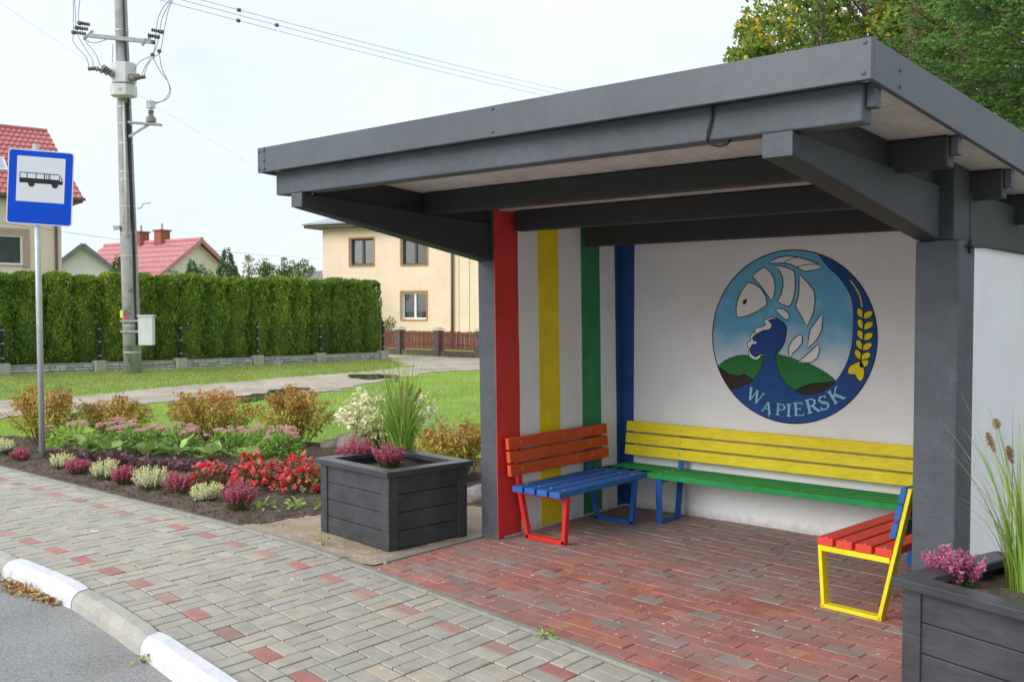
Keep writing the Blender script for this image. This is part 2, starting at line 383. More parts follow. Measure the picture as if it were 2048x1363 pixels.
def strips(base, dirs, ln, wd, bend, col, seg=4):
    """grass blades: tapered strips that bend over towards dirs (horizontal) by `bend`"""
    n = len(base); t = np.linspace(0, 1, seg + 1)
    side = unit(np.cross(dirs, np.array([[0, 0, 1.0]]))); V = np.zeros((n, seg + 1, 2, 3))
    for i, q in enumerate(t):
        ang = bend * q
        # integrate an arc of total angle bend
        sx = np.where(np.abs(bend) > 1e-3, (1 - np.cos(ang)) / np.maximum(np.abs(bend), 1e-3), 0) * ln
        sz = np.where(np.abs(bend) > 1e-3, np.sin(ang) / np.maximum(np.abs(bend), 1e-3), q) * ln
        p = base + dirs * sx[:, None] + np.array([[0, 0, 1.0]]) * sz[:, None]
        w = (wd * (1 - q ** 1.6) * .5 + .0004)[:, None]
        V[:, i, 0] = p - side * w; V[:, i, 1] = p + side * w
    m2 = (seg + 1) * 2; F = []
    k = np.arange(n)[:, None] * m2
    for i in range(seg): F.append(k + np.array([[2*i, 2*i+1, 2*i+3, 2*i+2]]))
    return V.reshape(-1, 3), np.concatenate(F, 0), np.repeat(col, m2, 0)
def pick(palette, n, jit=.12, weights=None):
    pal = np.array(palette, float); idx = RNG.choice(len(pal), n, p=weights)
    return np.clip(pal[idx] * (1 + RNG.normal(0, jit, (n, 1))) * (1 + RNG.normal(0, jit * .35, (n, 3))), .002, .95)
def sph(n):
    a = RNG.normal(size=(n, 3)); return unit(a)

# ================================================================== THE GROUND
from mathutils import noise as mnoise
def nz(x, y, s, o=0.0): return mnoise.noise(Vector((x * s + o, y * s - o, o * .37)))
def bend(x):                                   # the pavement turns gently towards the road near the shelter
    t = (x + 5.75) / .25
    return -.155 * .25 * (t if t > 30 else math.log1p(math.exp(t)))
KERB_BACK, EDGE_NEAR, EDGE_W = 2.815, 4.300, .06

MB().add([(-700,-700,-.25),(700,-700,-.25),(700,700,-.25),(-700,700,-.25)], [(0,1,2,3)]).build("ground", "far_ground")["kind"] = "structure"

def strip_sheet(name, xs, ylo, yhi, z, material, parent=None):
    b = MB()
    for x in xs: b.add([(x, ylo(x), z), (x, yhi(x), z)], [])
    b.f = [(2*i, 2*i+2, 2*i+3, 2*i+1) for i in range(len(xs) - 1)]
    return b.build(name, material, parent, recalc=False)
xs = list(np.arange(-14.4, 2.01, .2))
road = strip_sheet("road", [-90, -40] + xs + [8, 60], lambda x: -14.0, lambda x: KERB_BACK - .10 + bend(min(x, 3)), -.095, "asphalt"); road["kind"] = "structure"
yard = strip_sheet("yard", [-1.2, 0, 1, 2, 10, 60, 120], lambda x: EDGE_NEAR + .05 + bend(min(x, 2.5)), lambda x: 60.0, -.016, "yard"); yard["kind"] = "structure"
lawn = strip_sheet("lawn", [-120, -60, -30] + [q_ for q_ in xs if q_ < -1.2] + [-1.2], lambda x: EDGE_NEAR + .05 + bend(min(x, 2.5)), lambda x: 160.0, -.014, "lawn"); lawn["kind"] = "structure"
sidewalk = strip_sheet("sidewalk", xs, lambda x: KERB_BACK - .01 + bend(x), lambda x: EDGE_NEAR + .01 + bend(x), -.010, "joint"); sidewalk["kind"] = "structure"

def clip_poly(P, n, d):
    out = []
    for i in range(len(P)):
        a, b = P[i], P[(i + 1) % len(P)]
        da, db = a[0]*n[0] + a[1]*n[1] - d, b[0]*n[0] + b[1]*n[1] - d
        if da >= 0: out.append(a)
        if (da >= 0) != (db >= 0):
            t = da / (da - db); out.append((a[0] + (b[0]-a[0])*t, a[1] + (b[1]-a[1])*t))
    return out
def paver_geo(b, P, ztop, ch=.006, dx=0, dy=0):
    """one paving block with chamfered edges and sunk sides"""
    n = len(P); cx = sum(p[0] for p in P) / n; cy = sum(p[1] for p in P) / n
    def inset(k):
        out = []
        for i in range(n):
            a, q, c = P[i-1], P[i], P[(i+1) % n]
            e1 = Vector((q[0]-a[0], q[1]-a[1])); e2 = Vector((c[0]-q[0], c[1]-q[1]))
            if e1.length < 1e-6 or e2.length < 1e-6: out.append(q); continue
            e1.normalize(); e2.normalize()
            n1 = Vector((-e1.y, e1.x)); n2 = Vector((-e2.y, e2.x)); h = (n1 + n2)
            h = h / max(h.length_squared, .2) * 2 * .5
            out.append((q[0] + h.x * k * 1.0, q[1] + h.y * k * 1.0))
        return out
    tilt = lambda x, y: ztop + (x - cx) * dx + (y - cy) * dy
    P1 = inset(ch)
    V = [(x, y, tilt(x, y)) for x, y in P1] + [(x, y, tilt(x, y) - ch * .8) for x, y in P] + [(x, y, -.03) for x, y in P]
    F = [tuple(range(n))]
    for r in (0, n):
        F += [(r + n + i, r + n + (i+1) % n, r + (i+1) % n, r + i) for i in range(n)]
    b.add(V, F)
def area(P): return .5 * abs(sum(P[i-1][0]*P[i][1] - P[i][0]*P[i-1][1] for i in range(len(P))))

def lay(items, parent, name, restname, material, cam=(0, 0)):
    """items (poly, colour): the 300 nearest to the camera are pieces of their own, the rest one mass"""
    def seen(P):
        c = np.mean(np.array(P), 0); v = np.array([c[0], c[1], 0]) - np.array([0, 0, CAMH]); w = v @ _F
        if w < .5: return 1e6
        px = 1024 + FPX * (v @ _R) / w; py = 681.5 - FPX * (v @ _U) / w
        return w + (0 if (-40 < px < 2090 and py < 1420) else 1000)
    items = sorted(items, key=lambda it: seen(it[0]))
    rest = MB()
    for i, (P, col) in enumerate(items):
        b = MB() if i < 300 else rest
        b.cur = tuple(col)
        paver_geo(b, P, random.uniform(-.0026, .0022), .0045, random.uniform(-.011, .011), random.uniform(-.011, .011))
        if i < 300: b.build(name, material, parent, recalc=False)
    if rest.v: rest.build(restname, material, parent, recalc=False)["kind"] = "stuff"

# grey basket-weave pavement with two rows of red blocks
CU, CV = .205, .2105
items = []
U0 = -5.312
GREYS = [(.40, .375, .33), (.39, .37, .33), (.415, .38, .325), (.38, .362, .33), (.44, .39, .32)]
for r in range(7):
    for c in range(-44, 37):
        u0, v0 = U0 + c * CU, KERB_BACK + .006 + r * CV
        horiz = (c + (r - 1)) % 2 == 0
        j = .0100
        cells = [(u0, u0 + CU, v0, v0 + CV/2), (u0, u0 + CU, v0 + CV/2, v0 + CV)] if horiz else \
                [(u0, u0 + CU/2, v0, v0 + CV), (u0 + CU/2, u0 + CU, v0, v0 + CV)]
        for k, (a, b_, c0, c1) in enumerate(cells):
            if a < -14.2 or b_ > 1.9: continue
            ox, oy = random.uniform(-.0015, .0015), random.uniform(-.0015, .0015)
            q = [(a + j/2 + ox, c0 + j/2 + oy), (b_ - j/2 + ox, c0 + j/2 + oy), (b_ - j/2 + ox, c1 - j/2 + oy), (a + j/2 + ox, c1 - j/2 + oy)]
            P = [(x, y + bend(x)) for x, y in q]
            red = horiz and ((r == 1 and k == 0) or (r == 5 and k == 1))
            if red: col = np.array(random.choice([(.40, .205, .18), (.42, .19, .165), (.38, .235, .205)])) * random.uniform(.85, 1.12)
            else:
                col = np.array(GREYS[random.choices(range(5), (5, 4, 2, 4, 1.0))[0]]) * random.uniform(.92, 1.07)
            items.append((P, col))
lay(items, sidewalk, "paver", "far_pavers", "paver")

# red running-bond floor of the shelter with grey blocks
PHI = -.0794; ux = np.array([math.cos(PHI), math.sin(PHI)]); uy = np.array([-math.sin(PHI), math.cos(PHI)])
edge_far = lambda x: EDGE_NEAR + EDGE_W + bend(x)
FX0, FX1 = -4.80, 1.4
fb = MB(); fxs = list(np.arange(FX0, FX1 + .01, .2))
for x in fxs: fb.add([(x, edge_far(x) - .02, -.011), (x, 7.02, -.011)], [])
fb.f = [(2*i, 2*i+2, 2*i+3, 2*i+1) for i in range(len(fxs) - 1)]
floor = fb.build("shelter_floor", "joint", recalc=False); floor["kind"] = "structure"
REDS = [(.36, .112, .085), (.40, .120, .085), (.33, .105, .085), (.375, .14, .105)]
items = []
for r in range(-12, 27):
    for i in range(-4, 22):
        s0 = -5.494 + .2 * i + (.1 if r % 2 else 0) + random.uniform(-.002, .002)
        v0 = 4.494 + .1 * r
        j = .0036
        q = [(s0 + j/2, v0 + j/2), (s0 + .2 - j/2, v0 + j/2), (s0 + .2 - j/2, v0 + .1 - j/2), (s0 + j/2, v0 + .1 - j/2)]
        P = [tuple(ux * a + uy * b_) for a, b_ in q]
        P = clip_poly(P, (1, 0), FX0 + .005); P = clip_poly(P, (-1, 0), -FX1) if P else P
        P = clip_poly(P, (0, -1), -7.0) if P else P
        if P:   # near edge follows the edging
            cx = sum(p[0] for p in P) / len(P); e0 = edge_far(cx) + .004; sl = (edge_far(cx + .1) - edge_far(cx - .1)) / .2
            nn = np.array([-sl, 1.0]); nn /= np.linalg.norm(nn)
            P = clip_poly(P, nn, nn[0] * cx + nn[1] * e0)
        if len(P) < 3 or area(P) < .0006: continue
        grey = (r % 5 == 0) and (i % 2 == 0)
        if grey: col = np.array((.27, .185, .155)) * random.uniform(.8, 1.15)
        else: col = np.array(random.choice(REDS)) * random.uniform(.92, 1.09)
        items.append((P, col))
lay(items, floor, "paver", "far_pavers", "red_paver")

# dry dust lies on the part of the floor that the roof keeps from the rain
nt = MATS["red_paver"].node_tree; bs = [n_ for n_ in nt.nodes if n_.type == 'BSDF_PRINCIPLED'][0]; src = bs.inputs["Base Color"].links[0].from_socket
g_ = nt.nodes.new("ShaderNodeNewGeometry"); sx_ = nt.nodes.new("ShaderNodeSeparateXYZ"); nt.links.new(g_.outputs["Position"], sx_.inputs[0]); nn_ = nt.nodes.new("ShaderNodeTexNoise"); nn_.inputs["Scale"].default_value = 2.6; nn_.inputs["Detail"].default_value = 4; nt.links.new(g_.outputs["Position"], nn_.inputs["Vector"])
ma_ = nt.nodes.new("ShaderNodeMath"); ma_.operation = 'MULTIPLY_ADD'; ma_.inputs[1].default_value = 1.8; nt.links.new(nn_.outputs["Fac"], ma_.inputs[0]); nt.links.new(sx_.outputs["Y"], ma_.inputs[2])
mr_ = nt.nodes.new("ShaderNodeMapRange"); mr_.inputs["From Min"].default_value = 5.7; mr_.inputs["From Max"].default_value = 7.0; mr_.inputs["To Min"].default_value = 0.0; mr_.inputs["To Max"].default_value = .62; nt.links.new(ma_.outputs[0], mr_.inputs["Value"])
mm_ = nt.nodes.new("ShaderNodeMixRGB"); nt.links.new(mr_.outputs[0], mm_.inputs["Fac"]); nt.links.new(src, mm_.inputs["Color1"]); mm_.inputs["Color2"].default_value = (.30, .245, .235, 1); nt.links.new(mm_.outputs[0], bs.inputs["Base Color"])

# concrete edging of the pavement, stone by stone
edging = strip_sheet("edging", xs, lambda x: EDGE_NEAR + .004 + bend(x), lambda x: EDGE_NEAR + EDGE_W - .004 + bend(x), -.018, "joint"); edging["kind"] = "structure"
x = -14.1
while x < 1.8:
    L_ = 1.0; a, b_ = x + .003, x + L_ - .003; b = MB(); nseg = 5
    pts = [a + (b_ - a) * i / nseg for i in range(nseg + 1)]
    zt = .012 + random.uniform(-.003, .003)
    for X in pts:
        y = EDGE_NEAR + bend(X)
        b.add([(X, y, -.06), (X, y, zt - .012), (X, y + .010, zt), (X, y + EDGE_W - .01, zt), (X, y + EDGE_W, zt - .012), (X, y + EDGE_W, -.06)], [])
    for i in range(nseg):
        k = i * 6; b.f += [(k+q, k+6+q, k+7+q, k+1+q) for q in range(5)]
    k = nseg * 6; b.f += [(0, 1, 2, 3, 4, 5), (k+5, k+4, k+3, k+2, k+1, k)]
    b.build("edging_stone", "edging_concrete", edging)
    x += L_
for i in range(1):
    b = MB(); b.box(-4.862, -4.806, 4.36, 5.33, -.06, .010); b.build("edging_stone", "edging_concrete", edging, bevel=.006)

# kerb: white and bare stones in turn
kerb = strip_sheet("kerb", xs, lambda x: KERB_BACK - .09 + bend(x), lambda x: KERB_BACK - .008 + bend(x), -.06, "joint"); kerb["kind"] = "structure"
k0 = -6.785
for i in range(-8, 8):
    a, b_ = k0 + i * 1.055 + .004, k0 + (i + 1) * 1.055 - .004
    if b_ > 2.0: continue
    white = i % 2 == 0; b = MB(); nseg = 8
    lift = .006 if white else 0.0
    for q in range(nseg + 1):
        X = a + (b_ - a) * q / nseg; y = KERB_BACK + bend(X); end = .012 if (q in (0, nseg)) else 0
        w = random.uniform(-.002, .002)
        b.add([(X, y - .005, -.08), (X, y - .005, .008 + lift - end), (X, y - .012, .013 + lift - end), (X, y - .075 + w, .006 + lift - end), (X, y - .100 + w, -.012 + lift - end), (X, y - .118 + w, -.045), (X, y - .130 + w, -.135)], [])
    for q in range(nseg):
        k = q * 7; b.f += [(k+j, k+7+j, k+8+j, k+1+j) for j in range(6)]
    k = nseg * 7; b.f += [(0,1,2,3,4,5,6), (k+6,k+5,k+4,k+3,k+2,k+1,k)]
    o = b.build("kerb_stone", "kerb_white" if white else "concrete", kerb, smooth=False)

# soil, sand, dirt track and puddles
def inside(px, py, poly):
    c = False
    for i in range(len(poly)):
        (x1, y1), (x2, y2) = poly[i - 1], poly[i]
        if (y1 > py) != (y2 > py) and px < (x2 - x1) * (py - y1) / (y2 - y1) + x1: c = not c
    return c
def edge_dist(px, py, poly):
    d = 1e9
    for i in range(len(poly)):
        a, b = Vector(poly[i-1]), Vector(poly[i]); p = Vector((px, py)); ab = b - a
        t = max(0, min(1, (p - a).dot(ab) / max(ab.length_squared, 1e-9))); d = min(d, (p - a - ab * t).length)
    return d
def patch(name, poly, step, zf, material, wob=0.0):
    X0, X1 = min(p[0] for p in poly), max(p[0] for p in poly); Y0, Y1 = min(p[1] for p in poly), max(p[1] for p in poly)
    nx, ny = int((X1 - X0) / step) + 2, int((Y1 - Y0) / step) + 2; idx = {}; b = MB()
    for i in range(nx):
        for j in range(ny):
            x, y = X0 + i * step, Y0 + j * step
            xx, yy = x + nz(x, y, 1.7, 3.1) * wob, y + nz(x, y, 1.7, 9.2) * wob
            if inside(xx, yy, poly):
                idx[i, j] = len(b.v); b.v.append((x + random.uniform(-.3, .3) * step, y + random.uniform(-.3, .3) * step, zf(x, y))); b.c.append((1, 1, 1))
    for (i, j), k in idx.items():
        if (i+1, j) in idx and (i, j+1) in idx and (i+1, j+1) in idx: b.f.append((k, idx[i+1, j], idx[i+1, j+1], idx[i, j+1]))
    if name != "dirt_track": b.flat(poly, lambda u, v, d: (u, v, d), -.0115)
    o = b.build(name, material, smooth=False, recalc=False); o["kind"] = "structure"; return o
eb = lambda x: EDGE_NEAR + EDGE_W + .01 + bend(x)
BED = [(-14.2, 4.345), (-8, 4.345), (-6.55, 4.34), (-6.44, 4.69), (-6.34, 5.02), (-5.95, 5.9), (-5.3, 6.2), (-4.9, 6.4), (-4.9, 8.1), (-7.4, 8.25), (-9.4, 8.0), (-10.6, 7.6), (-12, 6.95), (-12.6, 6.1), (-13.6, 5.5), (-14.2, 5.3)]
def zbed(x, y):
    d = min(1, edge_dist(x, y, BED) / .22)
    return -.012 + d * (.012 + .03 * (1 + nz(x, y, 1.5)) * .6) + .026 * nz(x, y, 9, 4.0) * d + .026 * abs(nz(x, y, 24, 7.0)) * (.3 + .7 * d)
patch("flower_bed_soil", BED, .042, zbed, "soil")
SAND = [(-6.85, 4.34), (-6.3, 4.33), (-5.5, 4.30), (-5.0, 4.23), (-4.85, 4.20), (-4.83, 7.3), (-6.2, 7.3), (-6.3, 6.6), (-6.1, 5.9), (-6.5, 5.0)]
patch("sand_patch", SAND, .05, lambda x, y: -.004 + .010 * nz(x, y, 3, 2.0) + .008 * nz(x, y, 14, 5.0), "sand", .0)
TRACK = [(-24, 4.4), (-15.6, 4.4), (-15.6, 7.0), (-15.9, 8.2), (-16.2, 9.3), (-16.2, 10.3), (-15.3, 12.1), (-16.8, 15.1), (-18.4, 18.3), (-18.4, 20.2), (-15, 21.5), (-6, 23), (4, 24),
         (4, 27), (-12, 26.2), (-23, 25.1), (-25.6, 24.6), (-27.6, 24.6), (-27, 23.6), (-25.4, 22.95), (-23.4, 21.65), (-21, 19.7), (-20.1, 17.7), (-20, 15.2), (-19.6, 12.1), (-18.9, 9.4), (-19, 7.5), (-21, 5.5)]
PUD = [(*gp(520, 794)[:2], .80, .52, 2.27), (*gp(575, 781)[:2], .55, .40, 2.27), (*gp(735, 753.5)[:2], .75, .55, 2.27), (*gp(778, 753)[:2], .5, .3, 2.27)]
def ztrack(x, y): return -.006 + .012 * nz(x, y, .8, 1.0) + .008 * nz(x, y, 4, 5.0)
patch("dirt_track", TRACK, .16, lambda x, y: .004 + ztrack(x, y) * .6, "dirt_track", .5)
for (x, y, a, b_, an) in PUD:
    q = []
    for i in range(40):
        t = 2 * PI * i / 40; r = 1 + .28 * math.sin(2 * t + x) + .16 * math.sin(5 * t + y) + random.uniform(-.05, .05)
        u, v = a * r * math.cos(t), b_ * r * math.sin(t)
        q.append((x + u * math.cos(an) - v * math.sin(an), y + u * math.sin(an) + v * math.cos(an)))
    o = MB().flat(q, lambda u, v, d: (u, v, d), .021).build("puddle", "puddle"); o["kind"] = "structure"

# grass blades on the lawn and the verge
def in_many(P, polys): return np.array([any(inside(x, y, q) for q in polys) for x, y in P])
def grass(name, n, sampler, excl, hmin, hmax, pal, wd, label):
    P = sampler(n); keep = ~in_many(P, excl); P = P[keep]; n = len(P)
    a = RNG.uniform(0, 2 * PI, n); d = np.stack([np.cos(a), np.sin(a), 0 * a], 1)
    tone = np.array([nz(x, y, .7, 8.8) for x, y in P])[:, None]
    col = pick(pal, n, .14) * (1 + .22 * tone)
    V, F, C_ = strips(np.c_[P, np.full(n, -.012)], d, RNG.uniform(hmin, hmax, n), np.full(n, wd) * RNG.uniform(.7, 1.3, n), RNG.uniform(.2, 1.3, n), col, 2)
    o = bulk(name, V, F, "blades", None, C_); tag(o, label, "grass", kind="stuff")
GP = [(.19, .29, .045), (.23, .34, .055), (.16, .25, .04), (.29, .34, .085), (.34, .32, .13)]
def samp_near(n):
    y = 5.2 + 16 * RNG.random(n) ** 1.25; x = -18.5 + RNG.random(n) * 14
    return np.c_[x, y]
grass("lawn_grass", 90000, samp_near, [BED, SAND, TRACK, [(-5.05, 3.4), (2, 3.4), (2, 7.4), (-5.05, 7.4)]], .03, .075, GP, .006, "short bright green lawn grass behind the flower bed")
def samp_verge(n): return np.c_[RNG.uniform(-26.6, -18.6, n), RNG.uniform(4.5, 24, n)]
GV = [(.15, .22, .045), (.18, .26, .055), (.13, .19, .04), (.26, .26, .10), (.30, .26, .13)]
grass("verge_grass", 60000, samp_verge, [TRACK], .03, .08, GV, .010, "green grass verge between dirt track and hedge")

# ================================================================== THE BUS SHELTER
SH = empty("bus_shelter", (-3.1, 5.3, 0), label="grey flat-roofed bus shelter with colour-striped side wall and painted round emblem", cat="bus shelter")
zd = lambda y: 2.535 - .05 * (y - 3.54)          # underside of the roof deck
lean = lambda z: -.018 * z                        # the striped wall leans outwards
# striped side wall
def wall_slab(xa, xb, ya, yb, za, zb_a, zb_b):
    b = MB()
    b.hexa([(xa + lean(za), ya, za), (xb + lean(za), ya, za), (xb + lean(za), yb, za), (xa + lean(za), yb, za)],
           [(xa + lean(zb_a), ya, zb_a), (xb + lean(zb_a), ya, zb_a), (xb + lean(zb_b), yb, zb_b), (xa + lean(zb_b), yb, zb_b)])
    return b
side = wall_slab(-4.82, -4.66, 5.40, 7.0, -.05, zd(5.40) - .002, zd(7.0) - .002).build("side_wall", "white_wall", SH)
wall_slab(-4.825, -4.66, 5.335, 5.40, -.05, zd(5.335) - .002, zd(5.40) - .002).build("column", "grey_paint", SH, bevel=.006)
def stripe(y0, y1, m_):
    # hand-painted edges wander a little
    b = MB(); n = 14; zt0 = .015
    rows_ = []
    for i in range(n + 1):
        t = i / n; wa, wb = random.uniform(-.003, .003), random.uniform(-.003, .003)
        if y0 < 5.34: wa = 0
        ztop = zd((y0 + y1) / 2) - .01; z = zt0 + (ztop - zt0) * t
        rows_.append([(-4.657 + lean(z), y0 + wa, z), (-4.657 + lean(z), y1 + wb, z), (-4.662 + lean(z), y0 + wa, z), (-4.662 + lean(z), y1 + wb, z)])
    for q in rows_: b.add(q, [])
    for i in range(n):
        k = i * 4
        b.f += [(k, k+1, k+5, k+4), (k+1, k+3, k+7, k+5), (k+2, k, k+4, k+6)]
    b.build("painted_stripe", m_, side)
stripe(5.334, 5.60, "red_paint"); stripe(5.84, 6.10, "yellow_paint"); stripe(6.405, 6.665, "green_paint"); stripe(6.895, 6.999, "blue_paint")
# back wall, street-side white wall, column and head beam
back = MB().box(-4.82, -1.50, 7.0, 7.16, -.05, zd(7.0) - .002).build("back_wall", "white_wall", SH)
MB().box(-4.70, -4.565, 6.996, 7.001, .015, 2.30).build("painted_stripe", "blue_paint", back)
MB().box(-1.585, -1.50, 5.487, 6.998, -.05, 2.045).build("side_wall", "white_wall", SH)
MB().box(-1.60, -1.470, 5.487, 7.2, 2.047, zd(7.2) - .03).build("head_beam", "shaded_grey", SH, bevel=.006)
MB().box(-1.66, -1.446, 5.20, 5.485, -.05, 2.053).build("column", "grey_paint", SH, bevel=.008)
MB().box(-1.652, -1.475, 5.215, 5.484, 2.055, zd(5.485) - .004).build("column_head", "shaded_grey", SH, bevel=.006)
b = MB(); b.box(-1.444, -1.405, 5.30, 5.50, 2.022, 2.032); b.box(-1.444, -1.43, 5.36, 5.40, 1.99, 2.07); b.build("bracket", "shaded_grey", SH, bevel=.003)

# cantilever beams with boards above them
def cant(xe0, xe1, xr0, xr1, yr, ze0, ze1, zr0):
    b = MB(); t = ze1; zr1 = zd(yr) - .12
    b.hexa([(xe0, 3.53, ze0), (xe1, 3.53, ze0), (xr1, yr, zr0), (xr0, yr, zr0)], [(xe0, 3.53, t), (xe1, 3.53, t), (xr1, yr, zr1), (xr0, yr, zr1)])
    cb = b.build("cantilever_beam", "shaded_grey", SH, bevel=.008)  # beam body has its shade in the colour
    MB().box(xe0 + .001, xe1 - .001, 3.524, 3.5295, ze0 + .001, ze1 - .001).build("beam_end_lit", "grey_paint", cb)  # thin slab that keeps the lit end face a lighter grey
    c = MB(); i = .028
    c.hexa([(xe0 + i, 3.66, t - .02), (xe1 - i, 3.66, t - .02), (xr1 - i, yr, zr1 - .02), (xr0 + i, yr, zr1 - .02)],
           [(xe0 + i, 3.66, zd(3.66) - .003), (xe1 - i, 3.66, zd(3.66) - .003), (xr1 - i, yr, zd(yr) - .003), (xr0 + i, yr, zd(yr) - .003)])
    c.build("gable_board", "dark_timber", SH)
cant(-4.70, -4.60, -4.86, -4.72, 5.333, 2.30, 2.383, 2.055)
cant(-1.71, -1.585, -1.655, -1.54, 5.198, 2.288, 2.383, 2.055)
# purlins
for y, z, x0 in ((3.54, 2.386, -4.87), (4.57, 2.338, -4.66), (5.51, 2.282, -4.655), (6.40, 2.212, -4.655)):
    MB().box(x0, -1.325, y, y + .10, z, zd(y + .1) - .003).build("purlin", "grey_paint" if y < 4 else "dark_timber", SH, bevel=.007)
    MB().box(-1.322, -1.288, y + .03, y + .09, z + .055, zd(y + .1) - .004).build("packing_block", "grey_paint", SH, bevel=.003)
# ceiling boards and roof deck
nb = 18; x0, x1 = -4.905, -1.29
for i in range(nb):
    a, c = x0 + (x1 - x0) * i / nb + .002, x0 + (x1 - x0) * (i + 1) / nb - .002
    dz = random.uniform(-.0008, .0008)
    b = MB(); b.hexa([(a, 3.485, zd(3.485) + dz), (c, 3.485, zd(3.485) + dz), (c, 7.35, zd(7.35) + dz), (a, 7.35, zd(7.35) + dz)],
                     [(a, 3.485, zd(3.485) + .02), (c, 3.485, zd(3.485) + .02), (c, 7.35, zd(7.35) + .02), (a, 7.35, zd(7.35) + .02)])
    b.build("ceiling_board", "soffit_board", SH)
b = MB(); b.hexa([(-4.905, 3.485, 2.562), (-1.29, 3.485, 2.562), (-1.29, 7.35, 2.37), (-4.905, 7.35, 2.37)],
                 [(-4.905, 3.485, 2.645), (-1.29, 3.485, 2.645), (-1.29, 7.35, 2.60), (-4.905, 7.35, 2.60)])
b.build("roof_deck", "grey_fascia", SH)
# sheet-metal fascia, panel by panel, with rivets
ZT, ZB = 2.664, 2.517
def fascia_front(a, c, off):
    p = MB().box(a, c, 3.455 - off, 3.478, ZB - off * .5, ZT).build("fascia_panel", "grey_fascia", SH, bevel=.003)
    return p
def rivets(parent, pts, n):
    for q in pts:
        MB().lathe(Vector(q), n, [(0, .009), (.004, .008), (.006, .003)], 8).build("rivet", "grey_fascia", parent)
p1 = fascia_front(-4.932, -4.862, .002); rivets(p1, [(-4.915, 3.452, 2.64), (-4.915, 3.452, 2.535), (-4.87, 3.452, 2.645), (-4.87, 3.452, 2.585), (-4.87, 3.452, 2.535)], (0, -1, 0))
p2 = fascia_front(-4.862, -3.06, 0.0); p3 = fascia_front(-3.06, -1.262, .003)
rivets(p3, [(-3.05, 3.451, 2.648), (-3.05, 3.451, 2.54), (-1.285, 3.451, 2.648), (-1.29, 3.451, 2.54)], (0, -1, 0))
def fascia_side(xa, xb, ya, yb):
    zt = lambda y: ZT - .012 * (y - 3.46); zb = lambda y: ZB - .040 * (y - 3.46)
    b = MB(); b.hexa([(xa, ya, zb(ya)), (xb, ya, zb(ya)), (xb, yb, zb(yb)), (xa, yb, zb(yb))], [(xa, ya, zt(ya)), (xb, ya, zt(ya)), (xb, yb, zt(yb)), (xa, yb, zt(yb))])
    return b.build("fascia_panel", "grey_fascia", SH, bevel=.003)
s1 = fascia_side(-1.285, -1.262, 3.479, 7.38); rivets(s1, [(-1.262, 3.75, 2.60), (-1.262, 3.75, 2.54)], (1, 0, 0))
fascia_side(-4.932, -4.908, 3.479, 7.38)
MB().box(-4.932, -1.262, 7.381, 7.40, 2.36, 2.615).build("fascia_panel", "grey_fascia", SH, bevel=.003)
# loose cable on the front purlin
MB().tube([(-1.93, 3.533, 2.535), (-1.935, 3.53, 2.47), (-1.95, 3.53, 2.42), (-1.955, 3.53, 2.385), (-1.94, 3.535, 2.368), (-1.905, 3.545, 2.36), (-1.88, 3.56, 2.368), (-1.87, 3.57, 2.384)], .006, 6).build("cable", "cable", SH, smooth=True)

# ---- round emblem painted on the back wall (flat paint, layer on layer)
ER = .660; EC = (-3.152, 1.490)
def E(X, Y): return ((X - 641) / 559 * ER, (659 + .026 * (X - 641) - Y) / 589 * ER)
def Ep(pts): return [E(*p) for p in pts]
def ew(u, v, d): return (EC[0] + u, 7.0 - d * .4, EC[1] + v)
def smooth_poly(P, k=4, closed=True):
    n = len(P); out = []
    rng = range(n) if closed else range(n - 1)
    for i in rng:
        g = (lambda j: P[j % n]) if closed else (lambda j: P[max(0, min(n - 1, j))])
        p0, p1, p2, p3 = g(i-1), g(i), g(i+1), g(i+2)
        for j in range(k):
            t = j / k
            out.append(tuple(.5 * (2*p1[c] + (p2[c]-p0[c])*t + (2*p0[c]-5*p1[c]+4*p2[c]-p3[c])*t*t + (3*p1[c]-p0[c]-3*p2[c]+p3[c])*t**3) for c in (0, 1)))
    if not closed: out.append(P[-1])
    return out
def paint(name, P, m_, d): return MB().flat(P, ew, d).build(name, m_, back)
def ribbon(b, P, w, d, closed=True):
    n = len(P); L_ = []
    for i in range(n):
        a = P[i-1] if (closed or i) else P[i]; c = P[(i+1) % n] if (closed or i < n-1) else P[i]
        t = Vector((c[0]-a[0], c[1]-a[1])); t = t.normalized() if t.length > 1e-9 else Vector((1, 0)); nn = Vector((-t.y, t.x)) * w / 2
        L_.append([ew(P[i][0]+nn.x, P[i][1]+nn.y, d), ew(P[i][0]-nn.x, P[i][1]-nn.y, d)])
    k = len(b.v)
    for q in L_: b.add(q, [])
    for i in range(n if closed else n-1):
        j = (i+1) % n; b.f.append((k+2*i, k+2*j, k+2*j+1, k+2*i+1))
circle = [(ER*math.cos(2*PI*i/96), ER*math.sin(2*PI*i/96)) for i in range(96)]
paint("emblem_sky", circle, "emblem_sky", .002)
